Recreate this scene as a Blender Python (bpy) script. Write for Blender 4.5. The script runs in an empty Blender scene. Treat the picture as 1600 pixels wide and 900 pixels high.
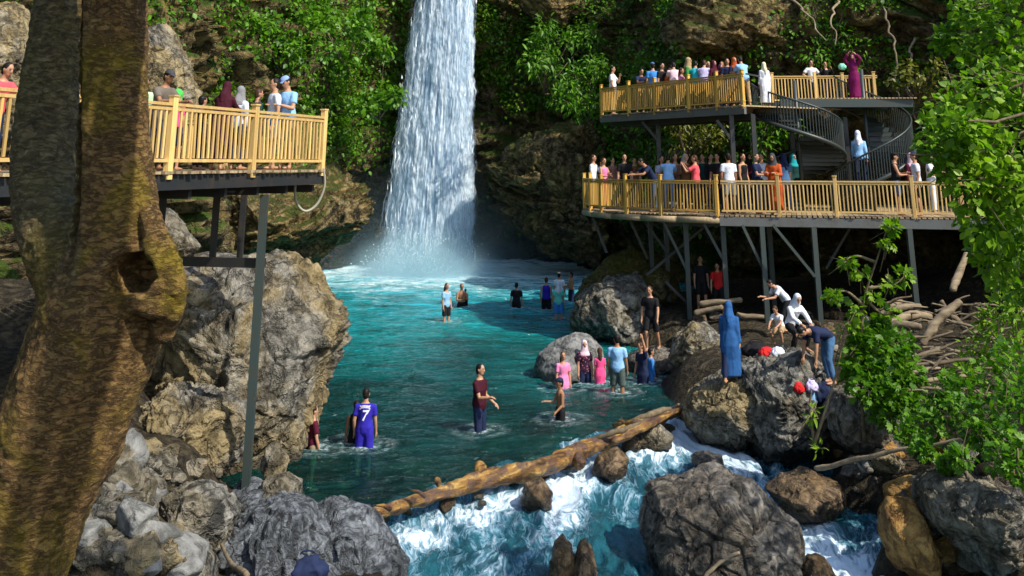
import bpy, bmesh, math, random
import numpy as np
from mathutils import Vector, Matrix
from mathutils.bvhtree import BVHTree
random.seed(11); rng = np.random.default_rng(11)
SC = bpy.context.scene; COL = SC.collection
R = math.radians
# ------------------------------------------------------------------ camera, world, sun, exposure
F, PPX, PPY, HOR, CH = 1540.0, 800.0, -166.0, 255.0, 5.8      # a photo cropped from a taller one: optical axis above the frame
TH = math.atan((HOR - PPY) / F); CT, ST = math.cos(TH), math.sin(TH)
cam = bpy.data.objects.new('camera', bpy.data.cameras.new('camera')); COL.objects.link(cam); SC.camera = cam
cam.location = (0, 0, CH); cam.rotation_euler = (R(90) + TH, 0, 0)
cam.data.sensor_width = 36; cam.data.lens = 36 * F / 1600; cam.data.shift_y = -(450 - PPY) / 1600
cam.data.clip_start = 0.1; cam.data.clip_end = 500
SUN = Vector((0.55, -0.43, 0.72)).normalized()                # direction towards the sun
W = bpy.data.worlds.new('World'); SC.world = W; W.use_nodes = True
sky = W.node_tree.nodes.new('ShaderNodeTexSky'); sky.sky_type = 'NISHITA'; sky.sun_disc = False
sky.sun_elevation = math.asin(SUN.z); sky.sun_rotation = math.atan2(SUN.x, SUN.y)
bg = W.node_tree.nodes['Background']; bg.inputs[1].default_value = 0.15
W.node_tree.links.new(sky.outputs[0], bg.inputs[0])
sun = bpy.data.objects.new('sun', bpy.data.lights.new('sun', 'SUN')); COL.objects.link(sun)
sun.data.energy = 3.9; sun.data.angle = R(0.5); sun.data.color = (1.0, 0.93, 0.80)
sun.rotation_euler = SUN.to_track_quat('Z', 'Y').to_euler(); sun.location = (20, -20, 40)
SC.view_settings.view_transform = 'Standard'; SC.view_settings.look = 'None'
SC.view_settings.exposure = 0.72; SC.view_settings.gamma = 1
SC.render.engine = 'CYCLES'
cy = SC.cycles; cy.use_denoising = True; cy.max_bounces = 6; cy.diffuse_bounces = 4; cy.glossy_bounces = 2
cy.transparent_max_bounces = 10; cy.transmission_bounces = 3; cy.volume_bounces = 2; cy.caustics_reflective = False; cy.caustics_refractive = False
# ------------------------------------------------------------------ placing
def ray(px, py):
    xc, yc = (px - PPX) / F, (PPY - py) / F
    return Vector((xc, CT - ST * yc, ST + CT * yc))
def at(px, py, d):                                            # point at ground distance d in front of the camera
    r = ray(px, py); k = d / r.y
    return Vector((r.x * k, d, CH + r.z * k))
def onz(px, py, z=0.0):                                       # point on the level z
    r = ray(px, py); k = (z - CH) / r.z
    return Vector((r.x * k, r.y * k, z))
def xat(px, d, z):                                            # x of a pixel column at distance d and height z
    zc = d * CT + (z - CH) * ST
    return (px - PPX) / F * zc
# ------------------------------------------------------------------ noise
_perm = rng.permutation(256); _perm = np.concatenate([_perm, _perm, _perm])
_g = rng.normal(size=(256, 3)); _g /= np.linalg.norm(_g, axis=1)[:, None]
def perlin(p):
    p = np.asarray(p, float); i = np.floor(p).astype(int); f = p - i; i &= 255
    u = f * f * f * (f * (f * 6 - 15) + 10); out = 0
    for dx in (0, 1):
        for dy in (0, 1):
            for dz in (0, 1):
                h = _perm[_perm[_perm[(i[:, 0] + dx) & 255] + ((i[:, 1] + dy) & 255)] + ((i[:, 2] + dz) & 255)]
                w = (u[:, 0] if dx else 1 - u[:, 0]) * (u[:, 1] if dy else 1 - u[:, 1]) * (u[:, 2] if dz else 1 - u[:, 2])
                out = out + w * (_g[h] * (f - (dx, dy, dz))).sum(1)
    return out * 1.6
def fbm(p, o=4, ridge=False):
    a, s, t = 1.0, 0.0, 0.0
    p = np.asarray(p, float)
    for k in range(o):
        n = perlin(p + k * 17.3)
        s = s + a * ((1 - 2 * np.abs(n)) if ridge else n); t += a; a *= .5; p = p * 2.03
    return s / t
def worley(p):
    p = np.asarray(p, float); i = np.floor(p).astype(int); f1 = np.full(len(p), 9.0); f2 = f1.copy(); idv = np.zeros(len(p))
    for dx in (-1, 0, 1):
        for dy in (-1, 0, 1):
            for dz in (-1, 0, 1):
                c = i + (dx, dy, dz); h = _perm[_perm[_perm[c[:, 0] & 255] + (c[:, 1] & 255)] + (c[:, 2] & 255)]
                q = c + .5 + .42 * _g[h]; d = ((q - p) ** 2).sum(1)
                m = d < f1; f2 = np.where(m, f1, np.minimum(f2, d)); idv = np.where(m, h / 255.0, idv); f1 = np.where(m, d, f1)
    return np.sqrt(f1), np.sqrt(f2), idv
def sstep(a, b, x):
    t = np.clip((np.asarray(x, float) - a) / (b - a), 0, 1); return t * t * (3 - 2 * t)
# ------------------------------------------------------------------ meshes and objects
def np_mesh(name, v, f, mat=None, smooth=True):
    v = np.asarray(v, np.float32); f = np.asarray(f, np.int32); n = f.shape[1]
    me = bpy.data.meshes.new(name); me.vertices.add(len(v)); me.vertices.foreach_set('co', v.ravel())
    me.loops.add(f.size); me.loops.foreach_set('vertex_index', f.ravel())
    me.polygons.add(len(f)); me.polygons.foreach_set('loop_start', np.arange(0, f.size, n, dtype=np.int32))
    me.polygons.foreach_set('loop_total', np.full(len(f), n, np.int32))
    me.polygons.foreach_set('use_smooth', np.full(len(f), smooth)); me.update(calc_edges=True)
    if mat: me.materials.append(mat)
    return me
def py_mesh(name, v, f, mat=None, smooth=True):
    me = bpy.data.meshes.new(name); me.from_pydata([tuple(x) for x in v], [], [tuple(int(i) for i in q) for q in f]); me.update()
    if smooth: me.polygons.foreach_set('use_smooth', [True] * len(me.polygons))
    if mat: me.materials.append(mat)
    return me
def obj(name, me, parent=None, label=None, cat=None, group=None, kind=None, loc=None):
    o = bpy.data.objects.new(name, me); COL.objects.link(o)
    if parent is not None:
        o.parent = parent; o.location = (Vector(loc) if loc is not None else Vector((0, 0, 0))) - parent.location
    elif loc is not None: o.location = loc
    if label: o['label'] = label
    if cat: o['category'] = cat
    if group: o['group'] = group
    if kind: o['kind'] = kind
    return o
def thing(name, label, cat, loc, group=None): return obj(name, None, None, label, cat, group, None, loc)
def frames(pts):
    pts = [Vector(p) for p in pts]; T = []
    for i in range(len(pts)):
        t = pts[min(i + 1, len(pts) - 1)] - pts[max(i - 1, 0)]
        T.append(t.normalized() if t.length > 1e-9 else Vector((0, 0, 1)))
    a = Vector((0, 1, 0)) if abs(T[0].y) < .9 else Vector((1, 0, 0)); out = []
    for t in T:
        a = (a - t * a.dot(t)).normalized(); out.append((a, t.cross(a)))
    return out
def tube(V, Fc, pts, rad, n=10, cap=True):
    fr = frames(pts); b = len(V)
    for p, r, (a, c) in zip(pts, rad, fr):
        for k in range(n):
            q = 2 * math.pi * k / n; V.append(Vector(p) + a * (r * math.cos(q)) + c * (r * math.sin(q)))
    m = len(pts)
    for i in range(m - 1):
        for k in range(n):
            Fc.append((b + i * n + k, b + i * n + (k + 1) % n, b + (i + 1) * n + (k + 1) % n, b + (i + 1) * n + k))
    if cap:
        Fc.append(tuple(b + k for k in range(n))[::-1]); Fc.append(tuple(b + (m - 1) * n + k for k in range(n)))
def loft(V, Fc, rings, n=16):                                  # rings: (centre, X axis, Y axis, rx, ry)
    b = len(V)
    for c, ax, ay, rx, ry in rings:
        for k in range(n):
            q = 2 * math.pi * k / n; V.append(Vector(c) + Vector(ax) * (rx * math.cos(q)) + Vector(ay) * (ry * math.sin(q)))
    for i in range(len(rings) - 1):
        for k in range(n):
            Fc.append((b + i * n + k, b + i * n + (k + 1) % n, b + (i + 1) * n + (k + 1) % n, b + (i + 1) * n + k))
    Fc.append(tuple(b + k for k in range(n))[::-1]); Fc.append(tuple(b + (len(rings) - 1) * n + k for k in range(n)))
def ball(V, Fc, c, rx, ry, rz, ax=(1, 0, 0), ay=(0, 1, 0), n=12, m=8):
    ax, ay = Vector(ax), Vector(ay); az = ax.cross(ay)
    rings = []
    for i in range(m + 1):
        t = math.pi * (i + .02 if i == 0 else i - .02 if i == m else i) / m
        rings.append((Vector(c) - az * (rz * math.cos(t)), ax, ay, rx * math.sin(t), ry * math.sin(t)))
    loft(V, Fc, rings, n)
def box(V, Fc, c, ax, ay, az):                                 # half-axis vectors
    b = len(V); c = Vector(c)
    for sx in (-1, 1):
        for sy in (-1, 1):
            for sz in (-1, 1): V.append(c + ax * sx + ay * sy + az * sz)
    for q in ((0, 1, 3, 2), (4, 6, 7, 5), (0, 4, 5, 1), (2, 3, 7, 6), (0, 2, 6, 4), (1, 5, 7, 3)): Fc.append(tuple(b + i for i in q))
def beam_mesh(name, p, q, w, h, mat):                           # bar from p to q
    p, q = Vector(p), Vector(q); t = (q - p); L = t.length; t.normalize()
    up = Vector((0, 0, 1)) if abs(t.z) < .95 else Vector((0, 1, 0))
    s = t.cross(up).normalized(); u = s.cross(t); V, Fc = [], []
    box(V, Fc, (p + q) / 2, t * (L / 2), s * (w / 2), u * (h / 2)); return py_mesh(name, V, Fc, mat, False)
_ubox = {}
def bevel_box_mesh(key, mat, bev=.12):                         # unit box with worn edges, shared by alike pieces
    if key in _ubox: return _ubox[key]
    bm = bmesh.new(); bmesh.ops.create_cube(bm, size=1)
    bmesh.ops.bevel(bm, geom=[e for e in bm.edges if abs(e.verts[0].co.z - e.verts[1].co.z) > .5], offset=bev, segments=1, affect='EDGES')
    me = bpy.data.meshes.new(key); bm.to_mesh(me); bm.free(); me.materials.append(mat); _ubox[key] = me; return me
def ico(n):
    bm = bmesh.new(); bmesh.ops.create_icosphere(bm, subdivisions=n, radius=1)
    v = np.array([x.co[:] for x in bm.verts]); f = np.array([[x.index for x in q.verts] for q in bm.faces]); bm.free(); return v, f
ICO = {k: ico(k) for k in (2, 3, 4, 5, 6, 7)}
# ------------------------------------------------------------------ materials
class NT:
    def __init__(s, name):
        s.m = bpy.data.materials.new(name); s.m.use_nodes = True; s.t = s.m.node_tree; s.t.nodes.clear()
        s.out = s.t.nodes.new('ShaderNodeOutputMaterial')
    def n(s, typ, **kw):
        o = s.t.nodes.new('ShaderNode' + typ)
        for k, v in kw.items():
            if k.startswith('i_'):
                key = k[2:]; key = int(key) if key.isdigit() else key.replace('_', ' ')
                s.set(o.inputs[key], v)
            else: setattr(o, k, v)
        return o
    def set(s, inp, v):
        if isinstance(v, bpy.types.NodeSocket): s.t.links.new(v, inp)
        elif isinstance(v, tuple) and len(v) == 3 and inp.type == 'RGBA': inp.default_value = (*v, 1)
        else: inp.default_value = v
    def noise(s, vec, scale, detail=5, rough=.55, dist=0.0):
        return s.n('TexNoise', i_Vector=vec, i_Scale=scale, i_Detail=detail, i_Roughness=rough, i_Distortion=dist).outputs[0]
    def ramp(s, fac, stops, interp='LINEAR'):
        r = s.n('ValToRGB', i_0=fac); e = r.color_ramp; e.interpolation = interp
        while len(e.elements) < len(stops): e.elements.new(.5)
        for el, (p, c) in zip(e.elements, stops):
            el.position = p; el.color = (*c, 1) if isinstance(c, tuple) else (c, c, c, 1)
        return r.outputs[0]
    def mix(s, fac, a, b, mode='MIX'):
        m = s.n('Mix', data_type='RGBA', blend_type=mode); s.set(m.inputs[0], fac); s.set(m.inputs[6], a); s.set(m.inputs[7], b); return m.outputs[2]
    def math(s, op, a, b=0.0, clamp=False):
        m = s.n('Math', operation=op, use_clamp=clamp); s.set(m.inputs[0], a); s.set(m.inputs[1], b); return m.outputs[0]
    def map(s, vec, scale=(1, 1, 1), rot=(0, 0, 0)):
        return s.n('Mapping', i_Vector=vec, i_Scale=scale, i_Rotation=rot).outputs[0]
    def bump(s, h, strength=.5, dist=.1, normal=None):
        b = s.n('Bump', i_Strength=strength, i_Distance=dist, i_Height=h)
        if normal: s.set(b.inputs['Normal'], normal)
        return b.outputs[0]
    def bsdf(s, col, rough=.8, normal=None, spec=.3, **kw):
        b = s.n('BsdfPrincipled'); s.set(b.inputs['Base Color'], col); s.set(b.inputs['Roughness'], rough); s.set(b.inputs['Specular IOR Level'], spec)
        if normal: s.set(b.inputs['Normal'], normal)
        for k, v in kw.items(): s.set(b.inputs[k.replace('_', ' ')], v)
        return b.outputs[0]
    def done(s, shader): s.t.links.new(shader, s.out.inputs[0]); return s.m
    def obj(s): return s.n('TexCoord').outputs['Object']
    def pos(s): return s.n('NewGeometry').outputs['Position']
    def nz(s):
        x = s.n('SeparateXYZ'); s.set(x.inputs[0], s.n('NewGeometry').outputs['Normal']); return x.outputs[2]
def rock_mat(name, dark, mid, light, warm=None, warm_amt=.5, moss=0.0, moss_col=(.05, .075, .012), rough=.85, sc=1.0, bumpd=.08, wet=0.0, splash_shade=False):
    m = NT(name); p = m.pos()
    warp = m.n('VectorMath', operation='MULTIPLY_ADD'); m.set(warp.inputs[0], m.n('TexNoise', i_Vector=p, i_Scale=.9 * sc, i_Detail=3.0).outputs['Color'])
    m.set(warp.inputs[1], (.55, .55, .55)); m.set(warp.inputs[2], p); q = warp.outputs[0]
    big = m.noise(p, .55 * sc, 6, .6, .4)
    fine = m.noise(q, 3.4 * sc, 10, .68, .25)
    rid = m.math('ABSOLUTE', m.math('SUBTRACT', m.noise(q, 1.6 * sc, 5, .6, .3), .5))        # swirling seams
    crack = m.ramp(rid, [(0.0, .35), (.03, .8), (.09, 1.0)])
    col = m.ramp(fine, [(.31, tuple(x * .55 for x in dark)), (.41, dark), (.52, mid), (.68, light)])
    if warm: col = m.mix(m.math('MULTIPLY', m.ramp(big, [(.42, 0.0), (.56, 1.0)]), warm_amt), col, m.mix(m.ramp(fine, [(.3, .25), (.7, 1.0)]), (0, 0, 0), warm))
    col = m.mix(m.math('SUBTRACT', 1.0, crack), col, (dark[0] * .45, dark[1] * .45, dark[2] * .42))
    if moss > 0:
        f = m.math('ADD', m.math('MULTIPLY', m.nz(), .35), m.noise(p, 1.1 * sc, 7, .65, .5))
        f = m.ramp(f, [(.78 - .3 * moss, 0.0), (.92 - .3 * moss, 1.0)])
        col = m.mix(f, col, m.mix(m.noise(p, 9, 4), (moss_col[0] * .5, moss_col[1] * .5, moss_col[2] * .5), (moss_col[0] * 1.7, moss_col[1] * 1.6, moss_col[2] * 1.5)))
    if splash_shade:                                                 # spray-wet rock, with the hollow's shade painted in as near-black colour
        xyz = m.n('SeparateXYZ', i_0=p); dx = m.math('ADD', xyz.outputs[0], 4.3); dy = m.math('SUBTRACT', xyz.outputs[1], 61.0); dzz = m.math('MULTIPLY', xyz.outputs[2], 1.5)
        r = m.math('SQRT', m.math('ADD', m.math('ADD', m.math('MULTIPLY', dx, dx), m.math('MULTIPLY', dy, dy)), m.math('MULTIPLY', dzz, dzz)))
        wf = m.ramp(m.math('ADD', m.math('DIVIDE', r, 16.0), m.math('MULTIPLY', m.math('SUBTRACT', big, .5), .5)), [(.35, 1.0), (.75, 0.0)])
        col = m.mix(wf, col, m.mix(.82, col, (.010, .013, .015)))
    zx = m.n('SeparateXYZ', i_0=p); wl = m.math('ADD', zx.outputs[2], m.math('MULTIPLY', m.math('SUBTRACT', big, .5), .6))   # wet band along the water line
    dn = m.math('ADD', m.math('MULTIPLY', m.math('ADD', zx.outputs[0], 2.48), .736), m.math('MULTIPLY', m.math('SUBTRACT', zx.outputs[1], 19.2), -.677))   # the water level drops below the log
    wl = m.math('ADD', wl, m.math('MULTIPLY', m.math('MAXIMUM', dn, 0.0), .10))
    wl = m.ramp(wl, [(.10, 1.0), (.30, 0.0)]); col = m.mix(m.math('MULTIPLY', wl, .72), col, (dark[0] * .5, dark[1] * .5, dark[2] * .45)); rough = m.math('SUBTRACT', rough, m.math('MULTIPLY', wl, .4))
    h = m.math('ADD', m.math('MULTIPLY', crack, .5), fine)
    h = m.math('ADD', h, m.math('MULTIPLY', m.noise(p, 16 * sc, 6, .7), .35))
    return m.done(m.bsdf(col, rough, m.bump(h, 1.0, bumpd * 1.7), .25 + wet))
M = {}
M['cliff'] = rock_mat('cliff_rock', (.036, .028, .015), (.19, .14, .068), (.44, .34, .17), (.48, .33, .10), .6, .72, (.055, .095, .010), sc=.55, bumpd=.35, splash_shade=True)
M['pale'] = rock_mat('pale_limestone', (.07, .065, .055), (.25, .235, .20), (.47, .45, .40), (.58, .43, .18), .75, 0, sc=.8, bumpd=.16)
M['grey'] = rock_mat('grey_limestone', (.05, .05, .045), (.23, .22, .19), (.47, .45, .40), (.32, .25, .13), .5, 0, sc=1.1, bumpd=.10)
M['ochre'] = rock_mat('mossy_ochre_rock', (.03, .025, .015), (.16, .12, .05), (.30, .24, .12), (.24, .17, .04), .7, .55, (.08, .08, .012), sc=1.0, bumpd=.12)
M['strata'] = rock_mat('layered_tan_rock', (.035, .026, .014), (.23, .165, .075), (.46, .35, .18), (.46, .31, .09), .5, .55, (.05, .065, .010), sc=.8, bumpd=.2, splash_shade=True)
M['smooth'] = rock_mat('smooth_grey_rock', (.10, .10, .095), (.20, .20, .19), (.30, .30, .285), None, 0, 0, rough=.6, sc=.7, bumpd=.04)
M['dark'] = rock_mat('dark_wet_rock', (.022, .020, .017), (.135, .12, .10), (.30, .275, .235), (.17, .12, .06), .45, 0, rough=.45, sc=1.5, bumpd=.06, wet=.25)
M['blue'] = rock_mat('blue_grey_rock', (.045, .05, .058), (.15, .165, .185), (.31, .335, .365), None, 0, 0, rough=.6, sc=1.7, bumpd=.07, wet=.1)
M['rust'] = rock_mat('rusty_orange_rock', (.20, .10, .028), (.42, .23, .06), (.55, .34, .12), (.15, .10, .05), .5, 0, rough=.6, sc=1.2, bumpd=.06)
M['brown'] = rock_mat('wet_brown_rock', (.045, .028, .015), (.19, .125, .065), (.34, .24, .14), (.24, .14, .04), .6, 0, rough=.4, sc=1.6, bumpd=.05, wet=.2)
M['earth'] = rock_mat('bank_earth', (.015, .012, .008), (.060, .047, .028), (.15, .12, .075), (.12, .09, .04), .4, .0, sc=1.8, bumpd=.10)
def wood_mat(name, a, b, rough=.55, scale=1.0, axis=2):
    m = NT(name); oc = m.obj(); rnd = m.n('ObjectInfo').outputs['Random']
    s = [9.0 * scale] * 3; s[axis] = .8 * scale
    off = m.n('VectorMath', operation='ADD'); m.set(off.inputs[0], m.map(m.pos(), tuple(s)))
    cb = m.n('CombineXYZ'); m.set(cb.inputs[0], m.math('MULTIPLY', rnd, 37.0)); m.set(off.inputs[1], cb.outputs[0])
    f = m.noise(off.outputs[0], 1.5, 6, .6, .6)
    col = m.mix(m.ramp(f, [(.3, 0.0), (.7, 1.0)]), a, b)
    hs = m.n('HueSaturation', i_Color=col); m.set(hs.inputs['Value'], m.math('ADD', .66, m.math('MULTIPLY', rnd, .55)))
    return m.done(m.bsdf(hs.outputs[0], rough, m.bump(f, .3, .01), .35))
M['wood'] = wood_mat('golden_pine', (.48, .26, .050), (.66, .40, .10))
M['wood_post'] = wood_mat('golden_pine_post', (.52, .28, .042), (.68, .41, .09))
M['wood_tan'] = wood_mat('tan_pine', (.52, .33, .10), (.70, .48, .19))
M['plank'] = wood_mat('weathered_plank', (.22, .16, .09), (.42, .32, .19), .75)
M['log'] = None
def metal_mat(name, c, rough=.45):
    m = NT(name); p = m.pos(); f = m.noise(p, 3.0, 7, .65)
    col = m.mix(m.ramp(f, [(.45, 0.0), (.75, 1.0)]), c, (c[0] * .55 + .03, c[1] * .5 + .02, c[2] * .45 + .012))
    return m.done(m.bsdf(col, rough, m.bump(f, .15, .01), .5))
M['steel'] = metal_mat('dark_green_steel', (.030, .046, .044))
M['steel_grey'] = metal_mat('grey_steel_fascia', (.13, .135, .13))
M['steel_dark'] = metal_mat('black_steel', (.018, .020, .022))
M['stair'] = metal_mat('grey_green_stair_steel', (.026, .038, .038))
def leaf_mat(name, a, b, trans=.45, rough=.45):
    m = NT(name); r = m.n('NewGeometry').outputs['Random Per Island']; r2 = m.n('ObjectInfo').outputs['Random']
    rr = m.math('FRACT', m.math('ADD', r, r2)); p = m.pos()
    f = m.math('ADD', m.math('MULTIPLY', rr, .6), m.math('MULTIPLY', m.noise(p, .9, 3), .4), True)
    col = m.ramp(f, [(.12, a), (.75, b), (.97, (b[0] * 1.5, b[1] * 1.15, b[2] * 1.0))])
    d = m.bsdf(col, rough, None, .35); t = m.n('BsdfTranslucent'); m.set(t.inputs[0], m.mix(.6, col, (.35, .55, .02), 'OVERLAY'))
    mx = m.n('MixShader', i_0=trans); m.t.links.new(d, mx.inputs[1]); m.t.links.new(t.outputs[0], mx.inputs[2])
    return m.done(mx.outputs[0])
M['leaf_bright'] = leaf_mat('bright_leaf', (.060, .165, .006), (.24, .40, .016), .5)
M['leaf_mid'] = leaf_mat('green_leaf', (.030, .110, .006), (.13, .29, .012))
M['leaf_cliff'] = leaf_mat('cliff_leaf', (.020, .078, .004), (.115, .270, .008), .38)
M['leaf_olive'] = leaf_mat('olive_leaf', (.045, .055, .006), (.17, .175, .015), .3)
M['twig'] = wood_mat('twig_bark', (.09, .065, .035), (.22, .17, .10), .8)
M['drift'] = wood_mat('driftwood', (.10, .072, .042), (.29, .225, .145), .8, .7, 0)
# ================================================================== terrain
LOGA, LOGB = onz(575, 800, 0), onz(1072, 640, 0)
_ld = (LOGB - LOGA); _ld.z = 0; _ld.normalize(); _ln = Vector((_ld.y, -_ld.x, 0))   # downstream normal of the log
def weir(x, y): return (x - LOGA.x) * _ln.x + (y - LOGA.y) * _ln.y                    # metres downstream of the log
def rapid_z(x, y):
    s = weir(x, y)
    return -.16 * sstep(-.1, .5, s) - .085 * np.maximum(s, 0)
CP = []                                                        # control points x, y, z
def cp(*v): CP.append(tuple(v))
def chute_x(y): return 4.55 + .24 * (23.4 - y)
for px, py, d in [(1203, 503, 33), (1070, 482, 36), (1285, 503, 33), (1445, 517, 30), (1420, 545, 27), (1500, 600, 22), (1560, 690, 19.5), (1350, 700, 21.5), (1250, 725, 21.9),
                  (1400, 770, 18.6), (1560, 860, 15.5), (1490, 900, 16), (1700, 600, 20), (1700, 480, 27), (1600, 520, 30), (1150, 545, 28), (1330, 560, 25), (1240, 540, 26),
                  (300, 900, 15.8), (390, 900, 16.0), (460, 910, 16.2), (200, 790, 14.8), (150, 700, 15.5), (250, 690, 17.5), (80, 560, 19), (330, 800, 16.8), (60, 440, 24), (-60, 440, 24), (430, 790, 18.2), (520, 850, 17.2), (-100, 700, 15)]:
    cp(*at(px, py, d))
for x, y in [(-2, 22), (0, 25), (2, 28), (-3, 28), (0, 32), (3, 33), (-4, 34), (-5, 40), (0, 40), (3, 40), (-5, 48), (0, 48), (3, 48), (-5, 57), (0, 57), (-9, 52), (-8, 44), (-2.5, 20.5), (0, 23), (2, 25.5), (-3.2, 20.5)]: cp(x, y, -1.1)
for x, y in [(0, 15), (2, 15), (2, 18), (3.5, 18), (3.6, 21), (4.2, 15), (1, 12), (4, 12), (2, 9), (-1, 13), (0, 6), (4, 6), (2, 21), (0, 18.5), (1, 17), (3, 23), (-1.2, 18), (0, 20), (1.5, 22.5), (3, 20), (5, 24)]: cp(x, y, float(rapid_z(x, y)) - .75)
for y in (11, 13, 14.5, 16, 17.5, 19, 20.5, 22, 23.5):
    for o in (-.9, 0, .75): cp(chute_x(y) + o, y, float(rapid_z(chute_x(y) + o, y)) - .65)
for x, y, z in [(7, 40, 1.0), (10, 42, 1.2), (14, 40, 1.8), (18, 36, 2.6), (22, 28, 3.5), (16, 20, 3), (12, 14, 1.6), (10, 8, 1), (-6, 8, 1.8), (-4, 5, 2.2), (-10, 10, 2.4), (-14, 20, 3), (-10, 28, 1.2), (-9, 36, .5), (6, 46, .2), (-3.2, 11, -.6), (-2.6, 13.5, -.5), (-4.2, 13, 0), (9, 12, .4), (7.6, 20, .3), (8.2, 17.5, .5)]: cp(x, y, z)
CPA = np.array(CP)
def terrain_h(x, y):
    x = np.asarray(x, float).ravel(); y = np.asarray(y, float).ravel()
    d2 = (x[:, None] - CPA[:, 0]) ** 2 + (y[:, None] - CPA[:, 1]) ** 2 + .15
    w = d2 ** -1.9; z = (w * CPA[:, 2]).sum(1) / w.sum(1)
    p = np.c_[x, y, np.zeros_like(x)]
    return z + .16 * fbm(p * .9, 4) + .05 * fbm(p * 3.1, 3)
gx, gy = np.linspace(-30, 34, 321), np.concatenate([np.linspace(-6, 34, 260), np.linspace(34.4, 70, 90)])
X, Y = np.meshgrid(gx, gy); Z = terrain_h(X, Y)
nx, ny = len(gx), len(gy); ii = np.arange(nx * ny).reshape(ny, nx)
QF = lambda a: np.stack([a[:-1, :-1].ravel(), a[:-1, 1:].ravel(), a[1:, 1:].ravel(), a[1:, :-1].ravel()], 1)
obj('ground', np_mesh('ground', np.c_[X.ravel(), Y.ravel(), Z], QF(ii), M['earth']), kind='structure')
# ================================================================== gorge wall
def catmull(P, n):
    P = np.array(P, float); out = []
    for i in range(len(P) - 1):
        p0, p1, p2, p3 = P[max(i - 1, 0)], P[i], P[i + 1], P[min(i + 2, len(P) - 1)]
        for t in np.linspace(0, 1, n, endpoint=False):
            out.append(.5 * (2 * p1 + (p2 - p0) * t + (2 * p0 - 5 * p1 + 4 * p2 - p3) * t * t + (3 * p1 - p0 - 3 * p2 + p3) * t ** 3))
    out.append(P[-1]); return np.array(out)
PLAN = [(-19, 6), (-17.5, 16), (-15.5, 26), (-13.6, 35), (-12, 44), (-11, 53), (-8.2, 60), (-4.6, 63.2), (-.4, 63.6), (3.6, 62.2), (6.6, 55.6), (8.6, 48.5), (12, 45), (16.5, 42), (20.5, 35), (23, 26), (25, 14)]
pl = catmull(PLAN, 40); seg = np.r_[0, np.cumsum(np.linalg.norm(np.diff(pl, axis=0), axis=1))]
ns = 620; ss = np.linspace(0, seg[-1], ns); cx, cyy = np.interp(ss, seg, pl[:, 0]), np.interp(ss, seg, pl[:, 1])
tx, ty = np.gradient(cx), np.gradient(cyy); tl = np.hypot(tx, ty); inx, iny = ty / tl, -tx / tl     # normal towards the pool
nv = 250; vv = np.linspace(-2.5, 27, nv)
S, Vv = np.meshgrid(ss, vv); BX = np.tile(cx, (nv, 1)); BY = np.tile(cyy, (nv, 1)); IX = np.tile(inx, (nv, 1)); IY = np.tile(iny, (nv, 1))
def wall_off(bx, by, z, s):
    p = np.c_[bx.ravel(), by.ravel(), z.ravel()]
    q = p + 1.6 * np.c_[perlin(p * .21), perlin(p * .21 + 31), perlin(p * .21 + 67)]
    o = 1.9 * fbm(q * .11, 3) + 1.1 * fbm(q * .33 + 9, 3, True)
    f1, f2, idv = worley(q * np.array([.42, .42, .62])); o += 1.25 * (idv - .5) * sstep(.0, .25, f2 - f1) - .55 * (1 - sstep(0, .12, f2 - f1))
    f1, f2, idv = worley(q * np.array([1.1, 1.1, 1.6]) + 40); o += .42 * (idv - .5) * sstep(0, .25, f2 - f1) - .2 * (1 - sstep(0, .14, f2 - f1))
    o += .28 * fbm(q * 1.7, 4, True) + .06 * fbm(p * 5, 2)
    st_ = (q[:, 2] * 1.0 + q[:, 0] * .22 + .5 * perlin(q * .35)) * .85; st_ -= np.floor(st_); o += .5 * (st_ - .5) * (.5 + .5 * sstep(-.2, .3, perlin(q * .25 + 50)))
    zz = z.ravel(); bxr = bx.ravel(); byr = by.ravel()
    fall = np.exp(-((bxr + 4.4) / 7.5) ** 2) * sstep(46, 58, byr)
    o -= fall * 2.6 * (1 - sstep(3.0, 5.6, zz + .8 * perlin(p * .4)))           # hollow behind the foot of the fall
    o += fall * .8 * np.exp(-((zz - 6.4) / 1.4) ** 2)
    under = sstep(4.5, 8, bxr) * (1 - sstep(21, 24, bxr)) * sstep(30, 40, byr)    # washed-out base under the right decks
    o -= under * 1.8 * (1 - sstep(1.8, 4.2, zz))
    lean = .16 * np.maximum(zz - 6, 0) * (1 - .9 * fall)
    o -= lean; return o.reshape(bx.shape)
O = wall_off(BX, BY, Vv, S)
CX, CYY, CZ = BX + IX * O, BY + IY * O, Vv + .25 * perlin(np.c_[BX.ravel(), BY.ravel(), Vv.ravel()] * .6 + 5).reshape(BX.shape)
capz = CH + .161 * CYY + 1.0 + .4 * np.sin(S * .9); CZ = np.where((S > seg[-1] * .56), np.minimum(CZ, np.maximum(capz, 9)), CZ)
ci = np.arange(ns * nv).reshape(nv, ns); cliff_v = np.c_[CX.ravel(), CYY.ravel(), CZ.ravel()]; cliff_f = QF(ci)
cliff_me = np_mesh('cliff', cliff_v, cliff_f, M['cliff']); obj('cliff', cliff_me, kind='structure')
# vertex normals of the wall for the plants
cn = np.zeros(len(cliff_v) * 3, np.float32); cliff_me.vertices.foreach_get('normal', cn); cliff_n = cn.reshape(-1, 3)
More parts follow.
